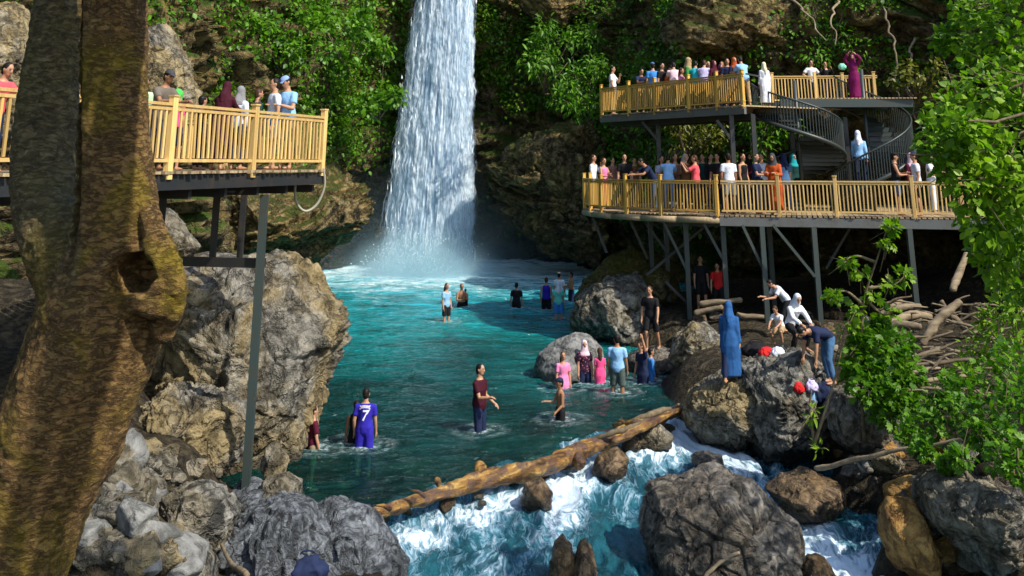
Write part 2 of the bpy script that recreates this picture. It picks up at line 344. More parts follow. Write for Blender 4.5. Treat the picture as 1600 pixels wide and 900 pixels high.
# ================================================================== pool
def water_mat():
    m = NT('pool_water'); p = m.pos(); xyz = m.n('SeparateXYZ', i_0=p)
    y = xyz.outputs[1]; x = xyz.outputs[0]
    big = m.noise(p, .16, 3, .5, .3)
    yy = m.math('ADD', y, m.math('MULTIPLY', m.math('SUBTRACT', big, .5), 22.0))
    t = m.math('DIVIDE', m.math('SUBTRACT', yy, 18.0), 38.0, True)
    col = m.ramp(t, [(0.0, (.001, .022, .018)), (.26, (.001, .050, .046)), (.52, (.004, .20, .20)), (1.0, (.015, .30, .37))])  # nearer water darker: depth tone with the dark cliffs' reflection painted in
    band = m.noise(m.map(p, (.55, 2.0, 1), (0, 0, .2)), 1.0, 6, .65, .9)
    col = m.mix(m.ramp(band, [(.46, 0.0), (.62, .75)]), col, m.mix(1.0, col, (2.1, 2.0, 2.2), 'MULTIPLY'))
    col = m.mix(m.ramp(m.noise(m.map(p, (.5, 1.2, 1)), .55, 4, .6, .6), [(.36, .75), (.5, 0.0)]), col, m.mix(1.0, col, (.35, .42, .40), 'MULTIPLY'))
    # foam spreading from the foot of the fall
    dx = m.math('MULTIPLY', m.math('ADD', x, 4.3), .62); dy = m.math('SUBTRACT', y, 59.5)
    r = m.math('SQRT', m.math('ADD', m.math('MULTIPLY', dx, dx), m.math('MULTIPLY', dy, dy)))
    fo = m.noise(m.map(p, (.40, 1.1, 1)), 1.0, 8, .72, 1.6)
    near = m.math('SUBTRACT', 1.0, m.math('DIVIDE', r, 30.0), True)
    foam = m.ramp(m.math('ADD', m.math('MULTIPLY', near, .69), m.math('MULTIPLY', fo, .80)), [(.82, 0.0), (.94, .45), (1.10, 1.0)])
    fl = m.ramp(m.noise(m.map(p, (.8, 2.6, 1)), 2.4, 6, .75, 1.5), [(.63, 0.0), (.72, .6)])   # loose flecks of foam
    foam = m.math('MAXIMUM', foam, fl)
    rg = m.n('Attribute', attribute_name='ring').outputs['Fac']; foam = m.math('MAXIMUM', foam, m.math('MULTIPLY', rg, m.ramp(m.noise(p, 7, 4, .7), [(.4, .15), (.62, .8)])))
    col = m.mix(foam, col, (.62, .80, .86))
    h = m.math('ADD', m.noise(m.map(p, (.9, 2.3, 1), (0, 0, .15)), 1.5, 4, .55, .6), m.math('MULTIPLY', m.noise(m.map(p, (1, 2, 1)), 6.0, 3, .6, .4), .35))
    nrm = m.bump(h, 1.0, .30)
    b = m.bsdf(col, m.math('ADD', .07, m.math('MULTIPLY', foam, .5)), nrm, .5)
    tr = m.n('BsdfTransparent', i_0=(.20, .72, .62)); mx = m.n('MixShader')
    fac = m.math('MULTIPLY', m.math('SUBTRACT', 1.0, m.math('DIVIDE', m.math('SUBTRACT', y, 16.0), 36.0), True), .42)
    m.set(mx.inputs[0], m.math('MULTIPLY', m.math('MULTIPLY', fac, 1.35), m.math('SUBTRACT', 1.0, foam)))
    m.t.links.new(b, mx.inputs[1]); m.t.links.new(tr.outputs[0], mx.inputs[2])
    return m.done(mx.outputs[0])
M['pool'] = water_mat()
gx = np.linspace(-17, 13, 260); gy = 15 + (66 - 15) * np.linspace(0, 1, 420) ** 1.15
X, Y = np.meshgrid(gx, gy); p = np.c_[X.ravel() * .75, Y.ravel() * 1.7, 0 * X.ravel()]
fd = np.hypot((X.ravel() + 4.3) * .6, Y.ravel() - 59.5)
Z = .075 * fbm(p, 3) + .04 * fbm(p * 2.3, 2) + np.exp(-(fd / 5) ** 2) * (.35 * fbm(p * .8, 4) + .15)
WADE = [(569, 697), (549, 690), (493, 700), (749, 672), (697, 502), (721, 479), (807, 480), (854, 484), (874, 472), (873, 498), (893, 470), (880, 606), (914, 596), (938, 598), (966, 613), (876, 655), (1005, 597), (1018, 594)]
ring = np.zeros(X.size)
for wx, wy in WADE:                                              # ripples round the legs of the people
    w_ = onz(wx, wy, 0); dd = np.hypot(X.ravel() - w_.x, Y.ravel() - w_.y)
    Z = Z + .035 * np.cos((dd - .22) * 17) * np.exp(-dd / .42) * (dd > .1); ring = np.maximum(ring, np.exp(-((dd - .20) / .10) ** 2) + .45 * np.exp(-((dd - .58) / .09) ** 2))
sd = weir(X.ravel(), Y.ravel()); keep = (sd < .25)
ii = np.arange(X.size).reshape(X.shape); q = QF(ii); q = q[keep[q].all(1)]
Z -= .1 * sstep(-.2, .25, sd)
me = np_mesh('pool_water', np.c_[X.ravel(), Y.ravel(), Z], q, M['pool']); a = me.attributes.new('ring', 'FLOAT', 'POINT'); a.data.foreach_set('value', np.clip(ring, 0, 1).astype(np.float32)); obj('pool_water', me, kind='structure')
# ================================================================== rapids below the log
def rapids_mat():
    m = NT('rapids_water'); at_ = m.n('Attribute', attribute_name='foam').outputs['Fac']; p = m.pos()
    warp = m.n('VectorMath', operation='MULTIPLY_ADD'); m.set(warp.inputs[0], m.n('TexNoise', i_Vector=m.map(p, (1, .6, 1)), i_Scale=1.3, i_Detail=3.0).outputs['Color'])
    m.set(warp.inputs[1], (.9, .9, .9)); m.set(warp.inputs[2], p); q = warp.outputs[0]
    st = m.noise(m.map(q, (3.0, .75, 1), (0, 0, -.30)), 1.6, 9, .68, .5)
    rid = m.math('ABSOLUTE', m.math('SUBTRACT', m.noise(m.map(q, (2.4, .7, 1), (0, 0, -.30)), 2.6, 5, .6, .5), .5))
    lace = m.ramp(rid, [(0.0, 1.0), (.05, .45), (.13, 0.0)])
    f = m.math('ADD', m.math('ADD', m.math('MULTIPLY', at_, .8), m.math('MULTIPLY', st, .75)), m.math('MULTIPLY', lace, .22))
    foam = m.ramp(f, [(.62, 0.0), (.82, .5), (1.08, 1.0)])
    deep = m.ramp(m.noise(p, 1.1, 4), [(.35, (.008, .060, .085)), (.65, (.02, .15, .20))])
    col = m.mix(foam, deep, m.ramp(foam, [(.2, (.07, .26, .40)), (.6, (.27, .48, .64)), (1.0, (.58, .71, .82))]))
    h = m.math('ADD', m.math('MULTIPLY', foam, .7), m.math('MULTIPLY', st, .8))
    b = m.bsdf(col, m.math('ADD', .10, m.math('MULTIPLY', foam, .4)), m.bump(h, .8, .09), .5)
    tr = m.n('BsdfTransparent', i_0=(.35, .72, .70)); mx = m.n('MixShader')
    m.set(mx.inputs[0], m.math('MULTIPLY', m.math('SUBTRACT', 1.0, foam), .35)); m.t.links.new(b, mx.inputs[1]); m.t.links.new(tr.outputs[0], mx.inputs[2])
    return m.done(mx.outputs[0])
M['rapids'] = rapids_mat()
gx = np.linspace(-4.5, 10, 460); gy = np.linspace(7, 28, 520)
X, Y = np.meshgrid(gx, gy); x, y = X.ravel(), Y.ravel(); sd = weir(x, y)
p = np.c_[x, y * .55, 0 * x]; pw = p + .45 * np.c_[perlin(p * .9), perlin(p * .9 + 20), 0 * x]
rough_ = .10 + .16 * sstep(-.2, .8, sd) 
Z = rapid_z(x, y) + rough_ * (.9 * fbm(pw * 1.1, 3, True) - .45) + .07 * fbm(pw * np.array([3.2, 1.6, 1]), 4, True) * sstep(0, .6, sd)
Z += .10 * fbm(pw * np.array([1.6, 1.1, 1]) + 7, 3)
chan = np.exp(-((x - chute_x(y)) / 1.0) ** 2)                          # the fast chute along the right bank
left_ = np.exp(-((x + .6 - (y - 17) * .25) / 1.5) ** 2)
foam = .17 + .50 * chan + .22 * left_ * (1 - sstep(3.2, 5.5, sd)) + .28 * np.exp(-((sd - .9) / .7) ** 2) + .50 * fbm(pw * .55 + 3, 3) + .3 * fbm(pw * np.array([1.6, .8, 1]) + 30, 3) - .16 * sstep(2.2, 3.6, sd) * (1 - chan) * (1 - left_)
keep = sd > -.25; ii = np.arange(X.size).reshape(X.shape); q = QF(ii); q = q[keep[q].all(1)]
me = np_mesh('rapids', np.c_[x, y, Z], q, M['rapids']); a = me.attributes.new('foam', 'FLOAT', 'POINT'); a.data.foreach_set('value', np.clip(foam, 0, 1).astype(np.float32))
obj('rapids_water', me, kind='structure')
# ================================================================== waterfall
XB, XT, YF = xat(668, 59.8, 0), xat(699, 59.8, 16), 59.2
def fall_mat(name, alpha):
    m = NT(name); uv = m.n('TexCoord').outputs['UV']
    st = m.noise(m.map(uv, (30, 4.5, 1)), 1.0, 6, .62, .25)
    drop = m.noise(m.map(uv, (85, 17, 1)), 1.0, 5, .65, .5)
    f = m.math('ADD', m.math('MULTIPLY', st, .6), m.math('MULTIPLY', drop, .5))
    col = m.ramp(f, [(.40, (.20, .40, .62)), (.52, (.50, .70, .90)), (.64, (.86, .93, 1.0))])
    d = m.bsdf(col, .5, m.bump(f, .9, .25), .3); t = m.n('BsdfTranslucent', i_0=(.7, .85, .95))
    mx = m.n('MixShader', i_0=.22); m.t.links.new(d, mx.inputs[1]); m.t.links.new(t.outputs[0], mx.inputs[2])
    sx = m.n('SeparateXYZ', i_0=uv); u = sx.outputs[0]
    e = m.math('MULTIPLY', m.math('MINIMUM', u, m.math('SUBTRACT', 1.0, u)), 2.0)
    if alpha: a = m.ramp(m.math('ADD', f, m.math('MULTIPLY', m.ramp(e, [(0, 0.0), (.3, 1.0)]), .10)), [(.55, 0.0), (.72, .9)])
    else: a = m.ramp(m.math('ADD', m.math('MULTIPLY', m.ramp(e, [(0, 0.0), (.22, 1.0)]), .5), m.math('MULTIPLY', f, .6)), [(.36, 0.0), (.52, 1.0)])
    tr = m.n('BsdfTransparent'); m2 = m.n('MixShader', i_0=a); m.t.links.new(tr.outputs[0], m2.inputs[1]); m.t.links.new(mx.outputs[0], m2.inputs[2])
    return m.done(m2.outputs[0])
def curtain(off, wide, seed, nu=90, nvv=420, amp=.22):
    u, v = np.meshgrid(np.linspace(0, 1, nu), np.linspace(0, 1, nvv)); u, v = u.ravel(), v.ravel()
    z = 24 - 24.6 * v; t = np.clip(z / 16, 0, 1.5)
    hw = (2.72 + (1.78 - 2.72) * t) * wide; xc = XB + (XT - XB) * t
    pp = np.c_[u * 13 + seed, v * 17, 0 * u + seed]
    x = xc + (u * 2 - 1) * hw * (1 + .09 * perlin(np.c_[0 * u + seed, v * 15, u * 3]) + .05 * perlin(np.c_[0 * u + seed + 7, v * 60, u * 2]))
    yv = YF - off - .55 * (1 - (2 * u - 1) ** 2) - .5 * v + amp * fbm(pp, 4) + .1 * fbm(pp * 3.5, 2)
    return np.c_[x, yv, z], QF(np.arange(nu * nvv).reshape(nvv, nu)), np.c_[u, v]
vs, fs, uvs, mi = [], [], [], []
b = 0
for k, (off, wide) in enumerate([(0, 1.0), (.35, 1.04), (.7, 1.0), (1.05, .92)]):
    v, f, uv = curtain(off, wide, 5.3 * k + 1); vs.append(v); fs.append(f + b); uvs.append(uv); b += len(v); mi.append(np.full(len(f), 0 if k == 0 else 1))
v = np.concatenate(vs); f = np.concatenate(fs); uv = np.concatenate(uvs)
me = np_mesh('waterfall', v, f, fall_mat('falling_water', False)); me.materials.append(fall_mat('falling_spray', True))
me.polygons.foreach_set('material_index', np.concatenate(mi).astype(np.int32)); l = me.uv_layers.new(name='UVMap'); l.data.foreach_set('uv', uv[f.ravel()].astype(np.float32).ravel())
obj('waterfall', me, kind='structure')
# falling gouts of water in front of the curtain: real tear shaped drops
n = 160; t = rng.random(n); z = 17 * t - .2; tt = np.clip(z / 16, 0, 1.2)
xx = XB + (XT - XB) * tt + (rng.random(n) * 2 - 1) * (2.72 + (1.78 - 2.72) * tt) * 1.03; yy = YF - .9 - .5 * (1 - t) - rng.random(n) * .7
L = rng.uniform(.2, .9, n); wd = rng.uniform(.012, .05, n)
base = np.array([(0, 0, 1), (1, 0, -.45), (0, -1, -.45), (-1, 0, -.45), (0, 1, -.45), (0, 0, -1)], float); bf = np.array([(0, 2, 1), (0, 3, 2), (0, 4, 3), (0, 1, 4), (5, 1, 2), (5, 2, 3), (5, 3, 4), (5, 4, 1)])
v = base[None] * np.stack([wd, wd * .8, L * .5], 1)[:, None, :] + np.stack([xx, yy, z], 1)[:, None, :]
m = NT('white_water_drops'); M['foam'] = m.done(m.bsdf((.86, .92, .97), .5))
obj('waterfall_drops', np_mesh('waterfall_drops', v.reshape(-1, 3), (bf[None] + 6 * np.arange(n)[:, None, None]).reshape(-1, 3), M['foam'], False), kind='stuff')
# spray at the foot of the fall
def mist(c, rx, ry, rz, dens):
    m = NT('mist'); o = m.n('TexCoord').outputs['Object']
    l = m.n('VectorMath', operation='LENGTH'); m.set(l.inputs[0], o)
    f = m.math('SUBTRACT', 1.0, l.outputs['Value'], True); f = m.math('MULTIPLY', f, f)
    f = m.math('MULTIPLY', f, m.ramp(m.noise(o, 2.5, 4, .6), [(.3, .2), (.7, 1.0)]))
    v = m.n('VolumePrincipled', i_Color=(.66, .90, 1.0), i_Density=m.math('MULTIPLY', f, dens), i_Anisotropy=0.2)
    m.t.links.new(v.outputs[0], m.out.inputs['Volume'])
    vv, ff = ICO[3]; o = obj('mist', np_mesh('mist', vv, ff, m.m), kind='stuff', loc=c); o.scale = (rx, ry, rz); return o
mist((XB + .2, YF - 2.8, .3), 10.5, 5.0, 6.5, .15)
mist((XB + .1, YF - 3.4, -.2), 5.0, 3.6, 3.2, 4.2)
n = 5200; a = rng.random(n) * 2 * math.pi; q = np.abs(rng.normal(size=n)) * 1.0                    # splash thrown up at the foot
xx = XB + np.cos(a) * (2.1 + q * .9) * rng.random(n) ** .5; yy = YF - 2.0 + np.sin(a) * (1.0 + q * .7); zz = .05 + np.abs(rng.normal(size=n)) * 1.0 * np.exp(-q * .5)
sz = rng.uniform(.010, .036, n); v = base[None] * np.stack([sz, sz, sz * 1.2], 1)[:, None, :] + np.stack([xx, yy, zz], 1)[:, None, :]
obj('splash_drops', np_mesh('splash_drops', v.reshape(-1, 3), (bf[None] + 6 * np.arange(n)[:, None, None]).reshape(-1, 3), M['foam'], False), kind='stuff')
# ================================================================== boulders
ROCKS = []                                                     # world meshes people can stand on
def carve(u, seed, nplanes=22, sharp=.75):
    r_ = np.random.default_rng(seed); n = r_.normal(size=(nplanes, 3)); n /= np.linalg.norm(n, axis=1)[:, None]
    h = r_.uniform(.72, 1.0, nplanes); dt = u @ n.T
    return np.minimum((h[None] / np.maximum(dt, .05)).min(1), 1.25)
def chips(u, seed):                                            # smaller broken facets
    r_ = np.random.default_rng(seed + 500); n = r_.normal(size=(70, 3)); n /= np.linalg.norm(n, axis=1)[:, None]
    return np.minimum((r_.uniform(.955, 1.03, 70)[None] / np.maximum(u @ n.T, .05)).min(1), 1.0)
def boulder(label, poly, d, depth, mat, seed, group=None, sub=6, swirl=.05, rough=.05, face=.85, name='boulder', strata=0.0, tilt=.25, frac=.085):
    c2 = np.mean(poly, 0); pts = []
    for i in range(len(poly)):
        a, b = np.array(poly[i], float), np.array(poly[(i + 1) % len(poly)], float)
        for t in np.linspace(0, 1, 12, endpoint=False): pts.append(a + (b - a) * t)
    P = np.array([at(x, y, d)[:] for x, y in pts]); c = np.array(at(*c2, d)[:])
    ang = np.arctan2(P[:, 2] - c[2], P[:, 0] - c[0]); rad = np.hypot(P[:, 2] - c[2], P[:, 0] - c[0]); o = np.argsort(ang)
    u, f = ICO[sub]; a = np.arctan2(u[:, 2], u[:, 0]); Rr = np.interp(a, ang[o], rad[o], period=2 * math.pi)
    pl_ = (1 - u[:, 1] ** 2) ** 3; k = 1 + (carve(u, seed) - 1) * face * (1 - pl_ * .8)
    v = u * np.c_[Rr, np.full(len(u), depth), Rr] * (k * chips(u, seed))[:, None]; S_ = float(np.mean(rad))
    vw = v + c; q = vw / S_
    n_ = v / np.c_[Rr, np.full(len(u), depth), Rr] ** 2; n_ /= np.linalg.norm(n_, axis=1)[:, None]
    qq = q * 1.1 + .35 * np.c_[perlin(q * 1.3 + seed), perlin(q * 1.3 + seed + 9), perlin(q * 1.3 + seed + 21)]
    f1, f2, idv = worley(qq * 2.1 + seed)
    disp = S_ * (rough * 1.6 * fbm(qq * 1.2 + seed, 4) + swirl * (fbm(qq * np.array([2.2, 2.2, 3.4]) + seed, 4, True) - .3) + rough * .9 * (idv - .5) * sstep(0, .2, f2 - f1) - rough * .5 * (1 - sstep(0, .09, f2 - f1)) + .008 * fbm(qq * 14, 2))
    if frac:
        g1, g2, gid = worley((q + .12 * np.c_[perlin(q * 3), perlin(q * 3 + 5), perlin(q * 3 + 9)]) * np.array([1.5, 1.5, 2.1]) + seed * 3.1); disp += S_ * frac * (1.3 * (gid - .5) * sstep(0, .07, g2 - g1) - .55 * (1 - sstep(0, .05, g2 - g1)))
    if strata:
        t_ = (q[:, 2] + tilt * q[:, 0] + .22 * perlin(q * 1.2 + seed)) * 3.2; t2 = t_ * 2.7 + .6 * perlin(q * 2 + 3); disp += S_ * strata * ((t_ - np.floor(t_)) - .5 + .45 * ((t2 - np.floor(t2)) - .5)) * (.6 + .6 * perlin(q * 1.1 + 40))
    vw = vw + n_ * disp[:, None]; cc = Vector(c)
    o = obj(name, np_mesh(name, vw - c, f, M[mat]), None, label, 'boulder' if name == 'boulder' else 'rock', group, None, cc)
    ROCKS.append((vw, f)); return o
def dz(px, py, z=0.0): return onz(px, py, z).y
boulder('huge pale limestone boulder with ochre patches at the left edge of the pool', [(236, 440), (300, 418), (390, 402), (450, 396), (490, 410), (506, 450), (532, 474), (536, 512), (526, 560), (508, 612), (498, 660), (466, 720), (440, 765), (380, 775), (300, 760), (225, 715), (190, 660), (205, 560)], 23.6, 3.1, 'pale', 3, sub=7, swirl=.065, rough=.07, strata=.05, tilt=-.5)
boulder('ochre ledge boulder under the huge pale one, in front of it', [(205, 640), (270, 600), (350, 620), (385, 670), (380, 725), (330, 755), (255, 745), (200, 710)], 19.6, 1.1, 'pale', 5, sub=7, swirl=.09, rough=.09, strata=.08)
boulder('brown slab of rock leaning behind the big tilted boulder in the pool', [(893, 470), (915, 438), (950, 405), (985, 386), (1030, 392), (1060, 420), (1050, 470), (1000, 500), (930, 500)], 38.5, 1.6, 'ochre', 8, sub=6)
boulder('big tilted grey boulder rising from the pool before the right deck posts', [(886, 492), (898, 470), (930, 448), (965, 432), (995, 426), (1020, 440), (1034, 470), (1022, 510), (1000, 535), (955, 545), (915, 535), (892, 515)], 36.6, 1.8, 'grey', 12, sub=6, swirl=.07)
boulder('smooth rounded grey boulder in the pool behind the girl in pink', [(834, 575), (842, 552), (868, 530), (900, 518), (925, 522), (941, 545), (946, 585), (930, 612), (880, 618), (842, 606)], 30.6, 1.2, 'smooth', 14, sub=6, swirl=.03, rough=.03, frac=.02)
boulder('pale rounded boulder at the right end of the log', [(1070, 640), (1082, 612), (1110, 590), (1150, 574), (1180, 590), (1195, 640), (1185, 690), (1140, 700), (1092, 690), (1074, 665)], 24.6, 1.4, 'pale', 17, sub=7, swirl=.07)
boulder('large furrowed boulder under the woman in white, right of the pool', [(1148, 600), (1152, 568), (1185, 553), (1235, 546), (1270, 562), (1290, 600), (1296, 660), (1280, 710), (1230, 728), (1180, 712), (1158, 660)], 24.2, 1.6, 'grey', 21, sub=7, swirl=.10)
boulder('grey boulder overgrown by the leafy bush', [(1290, 640), (1305, 608), (1345, 600), (1385, 612), (1408, 650), (1396, 700), (1350, 715), (1300, 690)], 22.4, 1.2, 'grey', 23, sub=6)
boulder('massive dark flat-topped boulder in the foreground rapids', [(1006, 790), (1018, 762), (1060, 750), (1120, 737), (1172, 745), (1192, 770), (1240, 815), (1252, 870), (1275, 930), (1200, 975), (1090, 985), (1030, 950), (1012, 880)], 18.4, 1.8, 'dark', 26, sub=7, swirl=.06, rough=.05, face=1.0)
boulder('left of two pointed brown rocks at the bottom edge', [(853, 960), (856, 880), (866, 848), (880, 834), (893, 845), (901, 885), (906, 960)], 17.3, 0.5, 'brown', 31, sub=5, name='rock')
boulder('right of two pointed brown rocks at the bottom edge', [(893, 960), (897, 880), (905, 846), (915, 838), (926, 856), (935, 900), (938, 960)], 17.2, 0.48, 'brown', 33, sub=5, name='rock')
boulder('upright rusty orange slab standing beside the right chute', [(1373, 790), (1385, 773), (1420, 776), (1448, 805), (1463, 850), (1458, 900), (1430, 915), (1395, 885), (1376, 835)], 18.3, 0.65, 'rust', 36, sub=5, swirl=.03, rough=.035, face=1.0)
boulder('grey angular boulder at the lower right bank', [(1440, 768), (1462, 738), (1500, 733), (1555, 765), (1588, 830), (1585, 885), (1540, 895), (1490, 850), (1450, 810)], 17.8, 1.2, 'grey', 39, sub=7, face=1.0)
boulder('low wet brown rock with water spilling over it', [(1196, 765), (1225, 742), (1270, 738), (1312, 752), (1322, 790), (1290, 812), (1230, 810)], 20.8, 0.9, 'brown', 42, sub=6)
boulder('blue-grey boulder at the foot of the left steel post', [(322, 900), (345, 830), (395, 795), (450, 770), (490, 780), (520, 830), (530, 930), (480, 990), (350, 980)], 16.7, 1.2, 'blue', 45, sub=7, swirl=.05)
boulder('blue-grey boulder at the left end of the log', [(478, 800), (520, 776), (575, 790), (612, 830), (640, 880), (650, 940), (600, 985), (500, 980), (470, 900)], 17.4, 1.1, 'blue', 48, sub=7, swirl=.05)
boulder('round grey boulder on the left bank below the ochre ledge', [(248, 800), (262, 765), (305, 752), (348, 765), (366, 805), (350, 855), (310, 880), (268, 862)], 16.0, .75, 'grey', 51, sub=7, swirl=.07)
boulder('small tan rock right of the left steel post, upper', [(408, 735), (415, 700), (432, 688), (450, 715), (446, 748), (425, 752)], 19.2, 0.4, 'pale', 53, sub=5, name='rock')
boulder('flat tan rock right of the left steel post, lower', [(402, 775), (412, 748), (450, 738), (472, 752), (470, 785), (430, 795)], 18.6, 0.5, 'grey', 55, sub=5, name='rock')
boulder('pale furrowed rock at the water left of the woman in blue', [(1042, 565), (1055, 528), (1078, 502), (1105, 508), (1130, 525), (1140, 560), (1120, 590), (1070, 592)], 29.2, 1.2, 'pale', 58, sub=6, swirl=.09)
boulder('low dark rock at the water edge under the man in black', [(980, 560), (1000, 545), (1030, 540), (1056, 550), (1062, 580), (1030, 600), (990, 592)], 31.2, .8, 'dark', 59, sub=5, name='rock')
boulder('mossy yellow rock between the deck posts', [(1000, 450), (1008, 425), (1030, 412), (1048, 425), (1052, 455), (1030, 475)], 36.5, .7, 'ochre', 60, sub=5, name='rock')
boulder('wet stone propping the middle of the log', [(812, 785), (822, 755), (845, 745), (864, 768), (862, 795), (835, 805)], 20.2, 0.5, 'brown', 62, sub=5, name='rock')
boulder('wet stone under the upper part of the log', [(922, 740), (935, 712), (965, 698), (982, 715), (975, 740), (945, 752)], 21.9, 0.5, 'brown', 64, sub=5, name='rock')
boulder('pale wet stone below the split end of the log', [(988, 695), (1000, 672), (1030, 662), (1052, 678), (1048, 700), (1010, 708)], 23.8, 0.5, 'pale', 66, sub=5, name='rock')
boulder('dark rock breaking the surface of the rapids below the log', [(1080, 720), (1100, 706), (1128, 712), (1135, 735), (1105, 742)], 22.6, 0.5, 'dark', 68, sub=5, name='rock')
boulder('small brown wet rock right of the massive dark boulder', [(1250, 890), (1265, 868), (1290, 872), (1305, 900), (1295, 925), (1262, 925)], 18.2, 0.45, 'brown', 70, sub=5, name='rock')
boulder('tall pale grey rock face behind the left edge of the tree', [(-60, 180), (-50, 40), (-10, 5), (30, 12), (56, 50), (50, 100), (38, 160), (10, 230)], 27, 1.5, 'pale', 72, sub=6, swirl=.09)
boulder('pale grey rock pillar behind the man in the dark cap', [(215, 230), (222, 90), (235, 50), (258, 38), (278, 60), (290, 100), (308, 130), (306, 190), (280, 240)], 25.5, 1.2, 'pale', 74, sub=6, swirl=.10)
boulder('grey rock under the left deck beside the burl', [(232, 390), (245, 335), (262, 322), (285, 350), (312, 385), (290, 410), (250, 412)], 23.5, .8, 'grey', 76, sub=5, name='rock')
boulder('dark ledge of rock beneath the left deck', [(60, 470), (110, 405), (250, 402), (330, 392), (410, 402), (430, 430), (330, 470), (150, 500)], 24.2, 1.8, 'dark', 78, sub=6)
boulder('tan bedrock shelf beyond the left deck post', [(240, 420), (330, 300), (430, 270), (500, 262), (560, 300), (575, 350), (520, 385), (470, 430), (350, 440)], 46, 4.0, 'strata', 80, sub=7, swirl=.06, rough=.08, strata=.16, tilt=-.3)
boulder('mossy brown outcrop right of the waterfall', [(775, 330), (770, 260), (800, 225), (860, 195), (920, 190), (950, 240), (945, 340), (930, 410), (870, 405), (810, 370)], 56, 3.2, 'strata', 82, sub=7, swirl=.06, rough=.10, strata=.17, tilt=.2)
boulder('tan rock bulge hanging above the right upper deck', [(1040, 40), (1060, -20), (1130, -40), (1230, -20), (1262, 40), (1240, 95), (1180, 85), (1120, 100), (1060, 85)], 45.5, 2.4, 'strata', 84, sub=6, swirl=.08, rough=.10, strata=.10)
boulder('tan rock knob at the top right of the waterfall', [(800, 0), (812, -40), (880, -50), (930, -20), (925, 20), (880, 42), (835, 30)], 60.5, 1.8, 'strata', 86, sub=6, swirl=.08)
# loose stones on both banks
def stone_mesh(seed, mat):
    u, f = ICO[4]; r_ = np.random.default_rng(seed); s = r_.uniform(.7, 1.25, 3); s[2] *= .75
    v = u * (1 + (carve(u, seed, 14) - 1) * .95)[:, None] * s; q = v + seed
    v = v * (1 + .10 * fbm(q * 1.6, 3) + .05 * fbm(q * 3.5, 3, True))[:, None]
    return np_mesh('stone', v * .5, f, M[mat])
STONES = {k: [stone_mesh(100 + 7 * j + i, k) for i in range(4)] for j, k in enumerate(('grey', 'pale', 'brown', 'dark', 'blue', 'rust', 'smooth'))}
def tbvh(): 
    V, Fc, b = [], [], 0
    for v, f in ROCKS: V.append(v); Fc.append(f + b); b += len(v)
    return BVHTree.FromPolygons(np.concatenate(V).tolist(), np.concatenate(Fc).tolist())
ROCKTREE = tbvh()
def on_rock(px, py, dflt=20):                                   # where a sight line meets a boulder
    r = ray(px, py).normalized(); h = ROCKTREE.ray_cast(Vector((0, 0, CH)), r)
    return h[0] if h[0] is not None else at(px, py, dflt)
def ground_z(x, y, top=12):
    z = float(terrain_h([x], [y])[0]); h = ROCKTREE.ray_cast(Vector((x, y, top)), Vector((0, 0, -1)))
    return max(z, h[0].z) if h[0] is not None else z
def surf(px, py, d0=9, d1=45):                                 # where a sight line meets the terrain
    ds = np.arange(d0, d1, .12); P = np.array([at(px, py, d)[:] for d in ds]); h = terrain_h(P[:, 0], P[:, 1])
    k = np.argmax(P[:, 2] < h); return Vector(P[k]) if (P[:, 2] < h).any() else Vector(P[-1])
def stones(n, poly, smin, smax, mats, label, group, seed, wz=None):
    r_ = random.Random(seed); xs, ys = [p[0] for p in poly], [p[1] for p in poly]; k = 0
    while k < n:
        px, py = r_.uniform(min(xs), max(xs)), r_.uniform(min(ys), max(ys)); ins = False
        for i in range(len(poly)):
            (x1, y1), (x2, y2) = poly[i], poly[i - 1]
            if (y1 > py) != (y2 > py) and px < (x2 - x1) * (py - y1) / (y2 - y1) + x1: ins = not ins
        if not ins: continue
        k += 1; p = surf(px, py) if wz is None else onz(px, py, wz); s = smin + (smax - smin) * r_.random() ** 2.2
        mt = r_.choice(mats); word = dict(grey='grey', pale='pale', brown='brown', dark='dark', blue='blue-grey', rust='rusty orange', smooth='smooth grey')[mt]; szw = 'large' if s > smin + .55 * (smax - smin) else 'small' if s < smin + .15 * (smax - smin) else 'middling'
        o = obj('stone', r_.choice(STONES[mt]), None, szw + ' ' + word + ' ' + label, 'stone', group, None, p + Vector((0, 0, s * .12)))
        o.scale = (s, s, s); o.rotation_euler = (r_.uniform(-.4, .4), r_.uniform(-.4, .4), r_.uniform(0, 6.3))
stones(22, [(195, 690), (260, 700), (330, 760), (250, 790), (200, 750)], .2, .55, ['pale', 'grey'], 'stone on the slope under the ochre ledge', 'stones under the ochre ledge', 9)
stones(88, [(120, 900), (150, 790), (180, 700), (260, 740), (250, 780), (270, 870), (350, 870), (330, 900)], .16, .62, ['grey', 'pale', 'grey', 'smooth'], 'stone in the rubble between the tree trunk and the left boulders', 'rubble on the left bank', 1)
stones(14, [(350, 790), (400, 730), (470, 745), (470, 790), (400, 800)], .2, .6, ['grey', 'blue'], 'stone around the foot of the left steel post', 'stones round the left post', 2)
stones(88, [(1290, 700), (1400, 690), (1600, 690), (1600, 900), (1450, 900), (1380, 800), (1320, 800), (1215, 735)], .16, .75, ['grey', 'brown', 'dark', 'pale', 'rust'], 'stone on the shaded right bank below the white stick', 'stones on the right bank', 3)
stones(24, [(1060, 470), (1420, 470), (1440, 530), (1320, 560), (1180, 550), (1040, 520)], .15, .6, ['grey', 'brown', 'dark'], 'stone on the ground under the right decks', 'stones under the right decks', 4)
stones(26, [(560, 800), (700, 765), (900, 705), (1060, 650), (1070, 672), (900, 730), (760, 790), (620, 830)], .16, .42, ['brown', 'pale', 'rust'], 'stone wedged along the foot of the log', 'stones along the log', 5, -.12)
